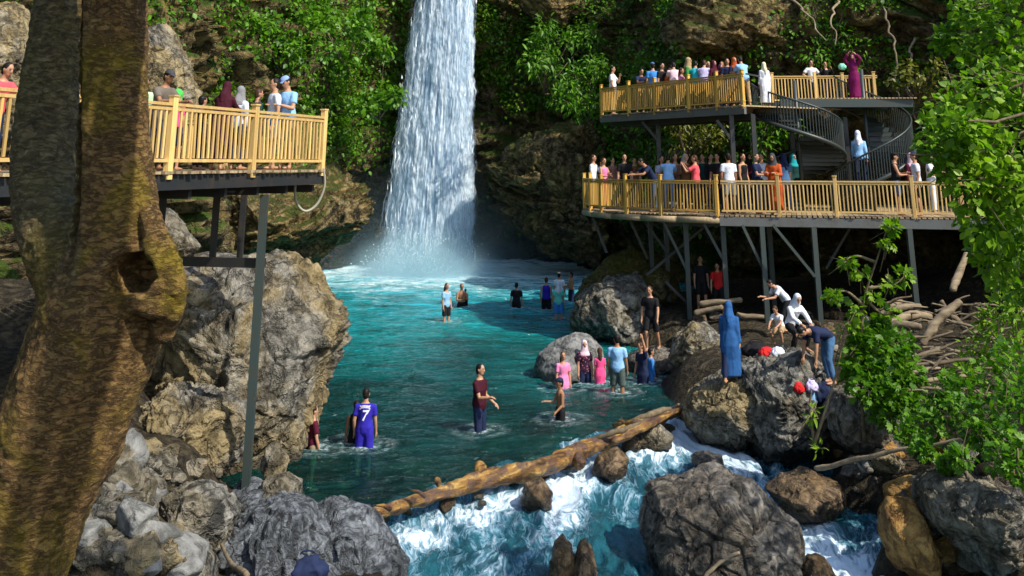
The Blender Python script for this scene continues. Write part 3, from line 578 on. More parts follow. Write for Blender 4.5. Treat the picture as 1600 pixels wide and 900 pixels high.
# pale stones lying in the shallow pool
def pool_stones():
    r_ = random.Random(8)
    for px, py in [(r_.uniform(560, 1050), r_.uniform(560, 770)) for _ in range(12)] + [(1010, 660), (980, 655), (760, 497), (775, 500), (720, 505), (840, 505), (860, 510), (920, 680), (880, 690), (560, 570), (600, 590), (800, 575), (640, 740), (540, 760), (700, 730), (780, 690), (850, 700), (940, 640), (1040, 610), (1000, 600), (820, 560), (660, 700)]:
        p = onz(px, py, -.24)
        if weir(p.x, p.y) > -.6: continue
        s = r_.uniform(.3, 1.0)
        o = obj('stone', r_.choice(STONES['pale']), None, 'pale stone lying under the water of the pool', 'stone', 'sunken stones in the pool', None, p); o.scale = (s * 1.3, s, s * .4); o.rotation_euler.z = r_.uniform(0, 6)
pool_stones()
# ================================================================== voxel union helper
def remesh(V, Fc, vox, smooth=4, fac=.5):
    me = bpy.data.meshes.new('tmp'); me.from_pydata([tuple(v) for v in V], [], Fc)
    o = bpy.data.objects.new('tmp', me); COL.objects.link(o)
    md = o.modifiers.new('r', 'REMESH'); md.mode = 'VOXEL'; md.voxel_size = vox; md.adaptivity = 0
    if smooth: sm = o.modifiers.new('s', 'SMOOTH'); sm.factor = fac; sm.iterations = smooth
    dg = bpy.context.evaluated_depsgraph_get(); dg.update(); ev = o.evaluated_get(dg); m2 = ev.to_mesh()
    v = np.zeros(len(m2.vertices) * 3, np.float32); m2.vertices.foreach_get('co', v); v = v.reshape(-1, 3).astype(float)
    nn = np.zeros(len(m2.vertices) * 3, np.float32); m2.vertices.foreach_get('normal', nn); nn = nn.reshape(-1, 3).astype(float)
    lt = np.zeros(len(m2.polygons), np.int32); m2.polygons.foreach_get('loop_total', lt); li = np.zeros(len(m2.loops), np.int32); m2.loops.foreach_get('vertex_index', li)
    if (lt == 4).all(): f = li.reshape(-1, 4)
    else: f = [tuple(p.vertices) for p in m2.polygons]
    ev.to_mesh_clear(); bpy.data.objects.remove(o); bpy.data.meshes.remove(me); return v, f, nn
# ================================================================== the old tree on the left
def bark_mat():
    m = NT('mossy_bark'); p = m.pos()
    warp = m.n('VectorMath', operation='MULTIPLY_ADD'); m.set(warp.inputs[0], m.n('TexNoise', i_Vector=p, i_Scale=3.5, i_Detail=3.0).outputs['Color']); m.set(warp.inputs[1], (.07, .07, .07)); m.set(warp.inputs[2], p)
    f = m.noise(m.map(warp.outputs[0], (1, 1, 1.5)), 13, 10, .7, .2); wr = m.noise(m.map(warp.outputs[0], (3.2, 3.2, 9)), 3.0, 7, .65, .3)
    rid = m.math('ABSOLUTE', m.math('SUBTRACT', wr, .5)); cr = m.ramp(rid, [(0, 0.0), (.05, 1.0)])
    col = m.ramp(f, [(.22, (.050, .026, .009)), (.5, (.20, .115, .038)), (.84, (.46, .30, .12))])
    col = m.mix(m.math('MULTIPLY', m.math('SUBTRACT', 1.0, cr), .5), col, (.018, .011, .005))
    ms = m.ramp(m.noise(p, 2.3, 6, .6, .6), [(.47, 0.0), (.64, .8)]); col = m.mix(ms, col, m.mix(f, (.08, .06, .004), (.34, .25, .010)))
    sa = m.n('Attribute', attribute_name='stem').outputs['Fac']; col = m.mix(m.math('MULTIPLY', sa, .75), col, m.ramp(f, [(.3, (.045, .038, .018)), (.55, (.15, .13, .065)), (.78, (.30, .27, .16))]))
    h = m.math('ADD', m.math('MULTIPLY', cr, .3), f)
    return m.done(m.bsdf(col, .75, m.bump(h, 1.0, .06), .25))
M['bark'] = bark_mat()
def old_tree():
    V, Fc = [], []
    def run(pts, d0, n=22):
        P, r = [], []
        for px, py, w, dd in pts:
            c = at(px, py, d0 + dd); P.append(c); r.append(abs(xat(px + w / 2, c.y, c.z) - c.x))
        P2 = catmull([p[:] for p in P], 6); r2 = .92 * np.interp(np.linspace(0, len(r) - 1, len(P2)), range(len(r)), r); tube(V, Fc, P2, r2, n); return P, r
    run([(186, -260, 96, .1), (178, -60, 104, 0), (177, 100, 106, 0), (176, 200, 112, 0), (180, 300, 124, 0), (180, 370, 138, 0), (176, 430, 178, 0), (158, 500, 206, 0), (120, 600, 206, 0), (82, 700, 196, 0), (44, 800, 190, 0), (8, 900, 190, -.05), (-34, 1010, 215, -.1), (-80, 1130, 270, -.1)], 6.2)
    run([(150, -300, 66, .9), (104, -60, 74, .85), (86, 60, 80, .8), (74, 160, 92, .72), (68, 250, 98, .6), (72, 320, 102, .45), (96, 385, 116, .2), (118, 460, 120, .05), (100, 560, 150, 0), (60, 680, 150, 0)], 6.2)
    run([(176, 425, 90, -.05), (215, 435, 100, -.12), (246, 445, 84, -.16), (262, 450, 62, -.16)], 6.2)               # burl
    run([(226, 300, 22, -.05), (236, 350, 30, -.14), (256, 395, 36, -.22), (272, 435, 32, -.24), (272, 470, 30, -.2), (250, 520, 40, -.1)], 6.2, 12)   # ridge of the lip
    run([(176, 445, 50, -.18), (212, 470, 38, -.24), (250, 474, 34, -.24), (270, 460, 30, -.22)], 6.2, 12)
    v, f, nn = remesh(V, Fc, .0125, 10, .5)
    hc = at(221, 428, 6.05); ex, ez = abs(xat(252, 6.0, hc.z) - hc.x), (at(221, 398, 6.0) - at(221, 459, 6.0)).z / 2
    e = ((v[:, 0] - hc.x) / ex) ** 2 + ((v[:, 2] - hc.z) / ez) ** 2
    e = e * (1 + .55 * perlin(v * 5.5 + 3) + .25 * perlin(v * 13)); front = nn[:, 1] < .1
    dent = np.where(front, .30 * (1 - sstep(.55, 1.15, e)), 0); v[:, 1] += dent
    lip = np.where(front, np.exp(-((np.sqrt(e) - 1.28) / .22) ** 2), 0); v += nn * (.018 * lip)[:, None]
    pz = v * np.array([5.0, 5.0, 9.0]); pw = pz + .8 * np.c_[perlin(v * 3), perlin(v * 3 + 9), perlin(v * 3 + 20)]
    flut = perlin(np.c_[v[:, 0] * 4.5 + v[:, 2] * 1.6, v[:, 1] * 4, v[:, 2] * .55]); low = 1 - sstep(5.0, 5.6, v[:, 2])
    v += nn * (.012 * fbm(pw, 4, True) + .012 * fbm(v * 9, 3, True) + .022 * fbm(v * 2.2, 3) + .035 * flut * low + .006 * fbm(v * 16, 3))[:, None]
    ppx = PPX + F * v[:, 0] / (v[:, 1] * CT + (v[:, 2] - CH) * ST); v[:, 1] += .14 * np.exp(-((v[:, 0] - np.interp(v[:, 2], [5, 8], [xat(123, 6.1, 5), xat(123, 6.1, 8)])) / .028) ** 2) * sstep(5.0, 5.6, v[:, 2]) * (nn[:, 1] < 0)   # the crease where the stems part
    stem = np.clip((124 - (PPX + F * v[:, 0] / (v[:, 1] * CT + (v[:, 2] - CH) * ST))) / 8 + .5, 0, 1) * sstep(4.9, 5.6, v[:, 2])   # the greyer second stem
    root = thing('old_tree', 'mossy twin-trunked tree with a hollow burl filling the left foreground', 'tree', tuple(at(20, 900, 6.2)))
    me = np_mesh('trunk', v, f, M['bark']); a = me.attributes.new('stem', 'FLOAT', 'POINT'); a.data.foreach_set('value', stem.astype(np.float32)); obj('trunk', me, root, loc=(0, 0, 0))
    return root
TREE = old_tree()
# ================================================================== viewing decks
def posts_along(line, dists):
    P = [Vector(p) for p in line]; L = [0]
    for a, b in zip(P, P[1:]): L.append(L[-1] + (b - a).length)
    out = []
    for s in dists:
        s = min(max(s, 0), L[-1]); k = max(i for i in range(len(P) - 1) if L[i] <= s + 1e-9); t = (s - L[k]) / (L[k + 1] - L[k])
        out.append((P[k].lerp(P[k + 1], t), (P[k + 1] - P[k]).normalized()))
    return out, L[-1]
def place_box(name, key, mat, root, c, dims, rot):
    o = obj(name, bevel_box_mesh(key, mat), root, loc=c); o.scale = dims; o.rotation_euler = rot; return o
def railing(root, line, post_s, h=1.12, sp=.125, wood='wood', lift=.16, post_h=1.24, skip_ends=False, seed=0):
    r_ = random.Random(seed); _, L = posts_along(line, [0]); m = M[wood]; mp = M['wood_post'] if wood == 'wood' else m
    zz = lambda c: Vector((0, 0, c))
    for (p, t) in posts_along(line, post_s)[0]:
        a = math.atan2(t.y, t.x); hh = post_h + r_.uniform(-.02, .05)
        place_box('railing_post', 'railing_post_' + wood, mp, root, p + zz(hh / 2 - .06), (.115, .115, hh + .12), (r_.uniform(-.012, .012), r_.uniform(-.012, .012), a))
        place_box('post_cap', 'post_cap_' + wood, mp, root, p + zz(hh + .012), (.145, .145, .026), (0, 0, a))
    k, n = [], int(L / sp)
    for i in range(n):
        s = (i + .5) * L / n
        if min(abs(s - q) for q in post_s) < .075: continue
        k.append(s)
    for (p, t) in posts_along(line, k)[0]:
        a = math.atan2(t.y, t.x)
        place_box('baluster', 'baluster_' + wood, m, root, p + zz((h + lift) / 2 - .01), (.042, .036, h - lift - .03), (r_.uniform(-.02, .02), r_.uniform(-.02, .02), a + r_.uniform(-.1, .1)))
    P = [Vector(p) for p in line]
    for a, b in zip(P, P[1:]):
        t = (b - a).normalized() * .01
        for nm, z, w, hh in (('handrail', h + .012, .095, .045), ('bottom_rail', lift - .03, .06, .05), ('top_rail', h - .055, .05, .05)):
            obj(nm, beam_mesh(nm, a - t + zz(z), b + t + zz(z), w, hh, m), root, loc=(0, 0, 0))
def planks(root, line, inward, length, z, w=.145, seed=0, over=.10, jit=.03):
    r_ = random.Random(seed); _, L = posts_along(line, [0]); n = int(L / (w + .012)); key = 'plank'
    for (p, t) in posts_along(line, [(i + .5) * L / n for i in range(n)])[0]:
        d = Vector((inward[0], inward[1], 0)).normalized(); ov = over + r_.uniform(-jit, jit); c = p - d * ov + d * (length + ov) / 2
        o = place_box('plank', key, M['plank'], root, Vector((c.x, c.y, z - .02 + r_.uniform(-.004, .004))), (length + ov, w, .04), (0, 0, math.atan2(d.y, d.x)))
def bar(name, root, p, q, w, h, mat): return obj(name, beam_mesh(name, p, q, w, h, M[mat]), root, loc=(0, 0, 0))
def V3(x, y, z): return Vector((x, y, z))
# ---- left deck
ZL = 5.68
LA, LB = V3(-8.3, 6.2, ZL), V3(-3.77, 20.4, ZL); ld = (LB - LA).normalized(); li = V3(-ld.y, ld.x, 0)     # edge facing the pool, inward to the left
LDECK = thing('viewing_deck', 'wooden viewing deck with golden railing on steel posts behind the left tree', 'viewing deck', (-6.5, 16, ZL))
l0 = V3(*at(20, 300, 12.0)); l0 = LA + ld * 2.5
def on_left(px):                                               # distance along the edge of a pixel column
    lo, hi = 0.0, (LB - LA).length
    for _ in range(40):
        mm = (lo + hi) / 2; p = LA + ld * mm
        if PPX + F * p.x / (p.y * CT + (p.z - CH) * ST) < px: lo = mm
        else: hi = mm
    return lo
s0 = on_left(-60); ps = [on_left(q) for q in (-40, 40, 130, 262, 393)] + [(LB - LA).length - .06]
sub_a = LA + ld * s0
railing(LDECK, [sub_a, LB], [p - s0 for p in ps], h=.99, lift=.19, post_h=1.10, sp=.128, wood='wood_tan', seed=2)
LE = LB + V3(-4.2, .9, 0)
railing(LDECK, [LB + (LE - LB).normalized() * .12, LE], [2.0, 4.1], h=.99, lift=.19, post_h=1.10, sp=.13, wood='wood_tan', seed=3)
planks(LDECK, [sub_a, LB], (li.x, li.y), 4.4, ZL, seed=4)
for k, (o_, w) in enumerate(((.03, .10), (1.6, .12), (3.6, .12))):
    bar('beam', LDECK, sub_a + li * o_ + V3(0, 0, -.17), LB + li * o_ + V3(0, 0, -.17), w, .22, 'steel_dark')
for k in range(9):
    a = LA + ld * (s0 + .6 + k * ((LB - LA).length - s0 - .8) / 8); bar('joist', LDECK, a + li * .09 + V3(0, 0, -.36), a + li * 4.2 + V3(0, 0, -.36), .08, .14, 'steel_dark')
# steel legs under it
p0 = LA + ld * (on_left(431) - .1) + li * .14
bar('steel_post', LDECK, V3(p0.x, p0.y, ZL - .43), V3(p0.x, p0.y, ground_z(p0.x, p0.y) - .1 if False else at(398, 803, p0.y).z), .13, .13, 'steel')
bar('base_plate', LDECK, V3(p0.x - .16, p0.y, at(398, 803, p0.y).z + .012), V3(p0.x + .16, p0.y, at(398, 803, p0.y).z + .012), .3, .025, 'steel')
for px, d in ((335, 20.5), (378, 22.0), (250, 19.5)):
    x = xat(px, d, 4.5); bar('steel_post', LDECK, V3(x, d, ZL - .3), V3(x, d, at(px, 402, d).z), .11, .11, 'steel_dark')
zb = at(330, 405, 19.6).z
bar('cross_beam', LDECK, V3(xat(150, 19.6, zb), 19.6, zb), V3(p0.x + .05, p0.y + .1, at(420, 412, p0.y).z), .12, .16, 'steel_dark')
# ---- right lower deck
ZR = 4.2
T_, K_, R_ = V3(2.7, 38.6, ZR), V3(6.65, 33.2, ZR), V3(16.0, 30.6, ZR)
arc = [T_, V3(2.95, 37.2, ZR), V3(3.5, 35.9, ZR), V3(4.35, 34.8, ZR), V3(5.4, 33.9, ZR), K_]
RDECK = thing('viewing_deck', 'long lower viewing deck on steel legs under the spiral stairs at the right', 'viewing deck', (8, 36, ZR))
_, La = posts_along(arc, [0])
railing(RDECK, arc, [.05, .95, 2.0, 3.5, 5.0, La - .06], h=1.03, post_h=1.2, sp=.11, seed=5)
def on_line(a, b, px):
    lo, hi = 0.0, (b - a).length; t = (b - a).normalized()
    for _ in range(40):
        mm = (lo + hi) / 2; p = a + t * mm
        if PPX + F * p.x / (p.y * CT + (p.z - CH) * ST) < px: lo = mm
        else: hi = mm
    return lo
railing(RDECK, [K_ + (R_ - K_).normalized() * .1, R_], [on_line(K_, R_, q) for q in (1213, 1303, 1424, 1500)], h=1.03, post_h=1.2, sp=.118, seed=6, wood='wood_tan')
rd = (R_ - K_).normalized(); ri = V3(-rd.y, rd.x, 0)
planks(RDECK, [K_, R_], (ri.x, ri.y), 9.5, ZR, seed=7)
planks(RDECK, [T_, V3(3.5, 35.9, ZR), K_], (.55, .83), 7.5, ZR - .004, seed=8, over=.12)
bar('fascia_beam', RDECK, K_ + V3(0, -.04, -.19), R_ + V3(0, -.04, -.19), .10, .27, 'steel_grey')
for a, b in zip(arc, arc[1:]): 
    V, Fc = [], []; tube(V, Fc, [a + V3(0, 0, -.17) - (b - a).normalized() * .02, b + V3(0, 0, -.17) + (b - a).normalized() * .02], [.105, .105], 10); obj('rim_log', py_mesh('rim_log', V, Fc, M['plank']), RDECK, loc=(0, 0, 0))
for k in range(12):
    a = K_.lerp(R_, k / 11); bar('joist', RDECK, a + ri * .08 + V3(0, 0, -.2), a + ri * 9 + V3(0, 0, -.2), .08, .16, 'steel_dark')
for o_ in (2.6, 5.6): bar('beam', RDECK, K_ + ri * o_ + V3(-2, 0, -.38), R_ + ri * o_ + V3(0, 0, -.38), .14, .2, 'steel')
def leg(root, px, d, py_base, ztop, w=.15, mat='steel'):
    x = xat(px, d, ztop); zb_ = at(px, py_base, d).z; bar('steel_leg', root, V3(x, d, ztop), V3(x, d, min(zb_, ground_z(x, d))), w, w, mat); return V3(x, d, ztop), V3(x, d, zb_)
LEGS = [leg(RDECK, px, d, pb, ZR - .33) for px, d, pb in ((1420, 31.6, 516), (1271, 32.2, 504), (1190, 32.7, 505), (1129, 33.6, 482), (1071, 34.6, 482), (1201, 36.5, 480), (1040, 36.8, 470), (1016, 37.2, 460))]
for k, (px0, py0, px1, py1, d) in enumerate([(1208, 352, 1273, 432, 32.1), (1036, 345, 1072, 420, 34.6), (1160, 352, 1192, 420, 32.8), (1100, 350, 1132, 410, 33.6), (1108, 348, 1010, 430, 35.5), (985, 345, 1012, 405, 37), (1040, 440, 1080, 480, 35), (925, 336, 948, 395, 38), (1330, 352, 1290, 420, 34.5), (1010, 350, 1046, 400, 36.2)]):
    bar('brace', RDECK, at(px0, py0, d), at(px1, py1, d), .085, .085, 'steel' if k < 4 else 'steel_dark')
# ---- right upper deck
ZU = 7.66
A_, B_ = V3(3.56, 40.4, ZU), V3(7.72, 33.35, ZU); ZC = 8.02; C0, C1 = V3(10.05, 38.9, ZC), V3(14.05, 38.5, ZC)
UDECK = thing('viewing_deck', 'small upper viewing deck with golden railing above the spiral stairs', 'viewing deck', (8, 40, ZU))
ud = (B_ - A_).normalized(); ui = V3(-ud.y, ud.x, 0); LU = (B_ - A_).length
railing(UDECK, [A_, B_], [.06] + [on_line(A_, B_, q) for q in (983, 1024, 1077, 1121)] + [LU - .07], h=1.02, post_h=1.16, sp=.105, seed=9)
railing(UDECK, [C0, C1], [.06, 2.72, 3.9], h=1.02, post_h=1.14, sp=.12, seed=10, wood='wood_tan')
bar('railing_post', UDECK, C0.lerp(C1, .42) , C0.lerp(C1, .42) + V3(0, 0, 1.2), .1, .1, 'wood_tan')
planks(UDECK, [A_, B_], (ui.x, ui.y), 4.6, ZU, seed=11)
cd = (C1 - C0).normalized()
for i in range(34):
    p = C0 + cd * (i * .125 - .1); place_box('plank', 'plank', M['plank'], UDECK, V3(p.x, p.y - 1.7, ZC - .024), (.118, 3.6, .04), (0, 0, 0))
bar('fascia_beam', UDECK, A_ + V3(0, 0, -.17), B_ + V3(0, 0, -.17), .10, .24, 'steel_grey')
bar('beam', UDECK, A_ + ui * 1.6 + V3(0, 0, -.36), B_ + ui * 1.6 + V3(0, 0, -.36), .14, .2, 'steel_dark')
bar('beam', UDECK, A_ + ui * .5 + V3(0, 0, -.36), B_ + ui * .3 + V3(0, 0, -.36), .12, .18, 'steel_dark')
bar('beam', UDECK, V3(9.4, 35.25, ZC - .19), V3(14.0, 35.2, ZC - .19), .14, .28, 'steel')
bar('beam', UDECK, V3(9.6, 37.0, ZC - .2), V3(14.0, 37.0, ZC - .2), .14, .24, 'steel')
for px, d in ((1030, 38.5), (1146, 34.0), (1180, 33.9), (1325, 36.0), (1240, 38.6)):
    x = xat(px, d, 6); bar('steel_post', UDECK, V3(x, d, ZU - .28), V3(x, d, ZR - .02), .14, .14, 'steel_dark')
for a, b, d in (((1003, 190), (1030, 222), 38.5), ((1120, 188), (1146, 222), 34.0)): bar('brace', UDECK, at(*a, d), at(*b, d), .09, .09, 'steel_dark')
# ---- spiral stairs
def spiral(label, cxp, d, R1, a0, a1, z0, z1, n, hand=True):
    c = V3(xat(cxp, d, 6), d, z1); root = thing('spiral_staircase', label, 'staircase', c)
    V, Fc = [], []; tube(V, Fc, [V3(c.x, c.y, z1 - .02), V3(c.x, c.y, z0 + 1.0)], [.07, .07], 12); obj('centre_pole', py_mesh('centre_pole', V, Fc, M['stair']), root, loc=(0, 0, 0))
    da = (a1 - a0) / n; V, Fc = [], []; w = abs(da) * 1.08                           # one tread, shared by all of them
    prof = [(.06, -.04), (R1, -.5 * w), (R1, .0), (R1, .5 * w), (.06, .04)]
    P = [(r_ * math.cos(q) if r_ > .1 else r_, r_ * math.sin(q) if r_ > .1 else q) for r_, q in prof]
    for zz in (-.022, .022): V += [V3(x, y, zz) for x, y in P]
    m_ = len(P); Fc.append(tuple(range(m_))[::-1]); Fc.append(tuple(range(m_, 2 * m_)))
    for k in range(m_): Fc.append((k, (k + 1) % m_, m_ + (k + 1) % m_, m_ + k))
    b_ = len(V); box(V, Fc, (R1 * .5, R1 * math.sin(-.5 * w) * .5, -.075), V3(R1 * .47, R1 * math.sin(-.5 * w) * .47, 0), V3(0, .012, 0), V3(0, 0, .05))
    tread = py_mesh('tread', V, Fc, M['stair'], False); Vb, Fb = [], []; tube(Vb, Fb, [(0, 0, 0), (0, 0, 1)], [1, 1], 6); balm = py_mesh('rail_bar', Vb, Fb, M['stair'])
    rail, low = [], []
    for i in range(n):
        a = a0 + da * (i + .5); z = z0 + (z1 - z0) * (i + 1) / (n + 1); o = obj('tread', tread, root, loc=(c.x, c.y, z)); o.rotation_euler.z = a
        for q in (-.375, -.125, .125, .375):
            aa = a + da * q; zz = z - (z1 - z0) / (n + 1) * q * -1; bb = obj('rail_bar', balm, root, loc=(c.x + (R1 + .01) * math.cos(aa), c.y + (R1 + .01) * math.sin(aa), zz - .06)); bb.scale = (.019, .019, 1.02)
        for q in np.linspace(-.5, .5, 5)[:-1 if i < n - 1 else None]:
            aa = a + da * q; zz = z + (z1 - z0) / (n + 1) * q; rail.append(V3(c.x + (R1 + .01) * math.cos(aa), c.y + (R1 + .01) * math.sin(aa), zz + .96)); low.append(rail[-1] - V3(0, 0, 1.02))
    for nm, L_, r_ in (('handrail', rail, .034), ('stringer', low, .07)):
        V, Fc = [], []; tube(V, Fc, L_, [r_] * len(L_), 8); obj(nm, py_mesh(nm, V, Fc, M['stair']), root, loc=(0, 0, 0))
    return root
ST1 = spiral('left of the two grey-green steel spiral staircases between the right decks', 1250, 35.2, 1.48, math.pi * .98, math.pi * 3.1, ZU - .05, ZR, 24)
ST2 = spiral('right of the two grey-green steel spiral staircases, with the tall curved handrail', 1358, 36.0, 1.5, math.pi * .62, -math.pi * 1.0, ZC + .05, ZR, 21)
# landing rail beside the white dress
bar('landing_rail', UDECK, B_ + V3(.1, 0, 1.02), B_ + V3(1.2, 1.6, 1.02), .05, .05, 'stair')
# hose hanging from the deck corner
hp = [at(505, 262, 20.3), at(507, 290, 20.4), at(496, 318, 20.4), at(478, 330, 20.3), at(464, 318, 20.2), at(461, 295, 20.0), at(466, 272, 19.8)]
V, Fc = [], []; hp = catmull([p[:] for p in hp], 8); tube(V, Fc, hp, [.025] * len(hp), 8)
m = NT('pale_hose'); M['hose'] = m.done(m.bsdf((.32, .30, .24), .5)); obj('hose', py_mesh('hose', V, Fc, M['hose']), None, 'pale hose hanging in a loop from the corner of the left deck', 'hose')
# ================================================================== the log
def log_mat():
    m = NT('peeling_log_bark'); p = m.pos(); ang = math.atan2(_ld.y, _ld.x); q = m.map(p, (.9, 4.5, 4.5), (0, 0, 0))
    rt = m.n('VectorRotate', rotation_type='Z_AXIS', i_Vector=p, i_Angle=-ang).outputs[0]; q = m.map(rt, (1.0, 4.0, 4.0))
    f = m.noise(q, 1.2, 7, .62, .9); g = m.noise(p, 1.9, 6, .65, .5)
    col = m.ramp(f, [(.32, (.022, .010, .005)), (.44, (.10, .045, .012)), (.56, (.27, .145, .032)), (.70, (.50, .33, .11))])
    col = m.mix(m.ramp(g, [(.46, 0.0), (.54, .9)]), col, m.mix(f, (.022, .011, .008), (.15, .085, .06)))
    col = m.mix(m.ramp(m.noise(p, 5, 4), [(.62, 0.0), (.70, .7)]), col, (.02, .012, .007))
    return m.done(m.bsdf(col, .5, m.bump(m.math('ADD', f, m.math('MULTIPLY', m.noise(q, 4, 6, .7), .5)), 1.0, .07), .35))
M['log'] = log_mat()
def log():
    V, Fc = [], []
    px = [(556, 806, 9), (585, 801, 16), (640, 786, 22), (700, 768, 27), (745, 752, 32), (800, 740, 34), (850, 730, 34), (900, 706, 32), (950, 688, 28), (1000, 668, 22), (1040, 652, 18), (1074, 636, 13)]
    P = []; r_ = []
    for x, y, w in px:
        c = onz(x, y, .16); P.append(c[:]); r_.append(w * .66 / 2 / F * (c.y * CT + (c.z - CH) * ST))
    P2 = catmull(P, 7); r2 = np.interp(np.linspace(0, len(r_) - 1, len(P2)), range(len(r_)), r_); tube(V, Fc, P2, r2, 16)
    for (x, y, dx, dy, w) in ((752, 744, -2, -5, 12), (900, 702, 6, 14, 12), (690, 766, -8, -5, 5), (980, 672, -10, -6, 5)):      # stubs of branches
        a, b = onz(x, y, .2), onz(x + dx, y + dy, .2); b.z = a.z + .12 * (1 if dy < 0 else -1); rr = w / 2 / F * a.y; tube(V, Fc, [a, a.lerp(b, .5), b], [rr * 1.4, rr * 1.1, rr], 8)
    v, f, nn = remesh(V, Fc, .02, 5)
    ang = math.atan2(_ld.y, _ld.x); al = v[:, 0] * math.cos(ang) + v[:, 1] * math.sin(ang); ac = -v[:, 0] * math.sin(ang) + v[:, 1] * math.cos(ang)
    q = np.c_[al * 1.1 + v[:, 2] * 1.5, ac * 4, v[:, 2] * 4]
    v += nn * (.040 * fbm(q * 1.5, 5, True) + .03 * fbm(v * 2.4, 3) + .018 * fbm(v * 7, 3) + .02 * sstep(.1, .35, perlin(v * 2.6 + 11)))[:, None]
    v2 = v
    root = thing('log', 'long fallen log with peeling golden bark lying across the pool outlet', 'log', LOGA)
    obj('trunk', np_mesh('trunk', v2, f, M['log']), root, loc=(0, 0, 0))
    for (x, y, dx, dy) in ((610, 796, -22, -6), (665, 776, -24, -10)):
        a, b = onz(x, y, .32), onz(x + dx, y + dy, .42); V, Fc = [], []; tube(V, Fc, [a, a.lerp(b, .5) + V3(0, 0, .03), b], [.04, .03, .015], 7); obj('twig', py_mesh('twig', V, Fc, M['log']), root, loc=(0, 0, 0))
log()
def stick(label, pts, rad, mat, z=None, name='stick', group=None, cat='stick', wob=.03, seed=0):
    r_ = np.random.default_rng(seed); P = catmull([p[:] for p in pts], 14); P[1:-1] += (wob * 1.5) * np.c_[perlin(P * 1.7 + seed), perlin(P * 1.7 + seed + 9), perlin(P * 1.7 + seed + 20)][1:-1]
    rr = np.interp(np.linspace(0, 1, len(P)), np.linspace(0, 1, len(rad)), rad); V, Fc = [], []; rr = rr * (1 + .22 * fbm(P * 4 + seed, 3)); rr[0] *= .45; rr[-1] *= .35; tube(V, Fc, P, rr, 12)
    q = np.array([v[:] for v in V]); cen_ = np.repeat(P, 12, 0); q = q + (q - cen_) * (.35 * fbm(q * 7 + seed, 3))[:, None]; V = [Vector(v) for v in q]
    c = Vector(P[0]); return obj(name, py_mesh(name, [v - c for v in V], Fc, M[mat]), None, label, cat, group, None, c)
for k, (a, b, w, lab) in enumerate([((955, 690), (1068, 636), .085, 'orange-brown stripped branch at the split end of the log, nearest the rapids'), ((985, 662), (1062, 632), .07, 'bright orange branch lying on top of the split end of the log'), ((960, 664), (1035, 652), .06, 'dark wet branch jammed behind the split end of the log'), ((930, 686), (1010, 660), .06, 'short brown branch along the pool side of the log')]):
    stick(lab, [onz(*a, .25), onz((a[0] + b[0]) / 2, (a[1] + b[1]) / 2, .42), onz(*b, .4)], [w * .8, w, w * .5], 'log' if k % 2 == 0 else 'twig', seed=k, name='branch', cat='branch')
stick('long pale stick slanting over the stones of the right bank', [at(1272, 731, 19.8), at(1340, 718, 19.2), at(1420, 702, 18.6), at(1505, 688, 18.0)], [.045, .04, .035, .02], 'drift', seed=20)
stick('pale forked twig lying on the massive dark boulder', [on_rock(q, w) + V3(0, -.02, .03) for q, w in ((1100, 902), (1125, 880), (1155, 866))], [.03, .03, .02], 'drift', seed=21)
stick('weathered board leaning into the dark beneath the right deck', [at(1487, 455, 29), at(1512, 395, 29.6)], [.10, .09], 'drift', seed=22, wob=0, name='board', cat='board')
stick('brown root curling up beside the round boulder on the left bank', [at(345, 850, 15.0), at(362, 880, 14.4), at(385, 905, 13.9)], [.02, .035, .04], 'twig', seed=23)
def driftwood():
    r_ = random.Random(5); labs = 0
    spec = [((1375, 492), (1440, 478), .12), ((1385, 505), (1455, 496), .15), ((1372, 520), (1440, 512), .14), ((1395, 535), (1450, 525), .11), ((1440, 540), (1500, 470), .15), ((1470, 470), (1515, 520), .13), ((1420, 560), (1500, 548), .07), ((1430, 572), (1520, 562), .06), ((1415, 600), (1510, 588), .06), ((1400, 588), (1470, 575), .05), ((1520, 480), (1570, 500), .1), ((1380, 545), (1430, 556), .09), ((1500, 520), (1560, 535), .08), ((1390, 480), (1410, 470), .1)]
    for k, (a, b, w) in enumerate(spec):
        d = 28.5 - (a[1] - 470) * .055; pa, pb = at(*a, d), at(*b, d + r_.uniform(-.5, .8)); pm = pa.lerp(pb, .5) + V3(r_.uniform(-.1, .1), 0, r_.uniform(0, .12))
        stick(['thick bleached driftwood log', 'thin bleached driftwood pole'][w < .1] + ' in the heap round the rightmost deck leg', [pa, pm, pb], [w * .5, w * .72, w * .5], 'drift', seed=40 + k, wob=.025, name='driftwood', group='driftwood heap', cat='driftwood')
driftwood()
r_ = random.Random(77)
for k in range(64):                                              # thin sticks tangled among the driftwood
    px, py = r_.uniform(1370, 1540), r_.uniform(470, 610); d = 28.3 - (py - 470) * .055; L = r_.uniform(18, 60); a = r_.uniform(-.5, .35)
    stick('thin bleached stick in the tangle of driftwood on the right bank', [at(px, py, d), at(px + L * .5 * math.cos(a), py + L * .5 * math.sin(a) - 2, d - .1), at(px + L * math.cos(a), py + L * math.sin(a), d - .2)], [.022, .03, .014], 'drift' if k % 3 else 'twig', seed=130 + k, wob=.05, name='stick', group='driftwood sticks', cat='stick')
for k, (a, b) in enumerate([((1092, 474), (1160, 468)), ((1085, 490), (1130, 480)), ((1150, 492), (1200, 498))]):
    stick('yellowish timber lying on the ground under the right decks', [at(*a, 33.5), at(*b, 33.2)], [.09, .08], 'drift', seed=60 + k, name='timber', group='timbers under the decks', cat='timber')
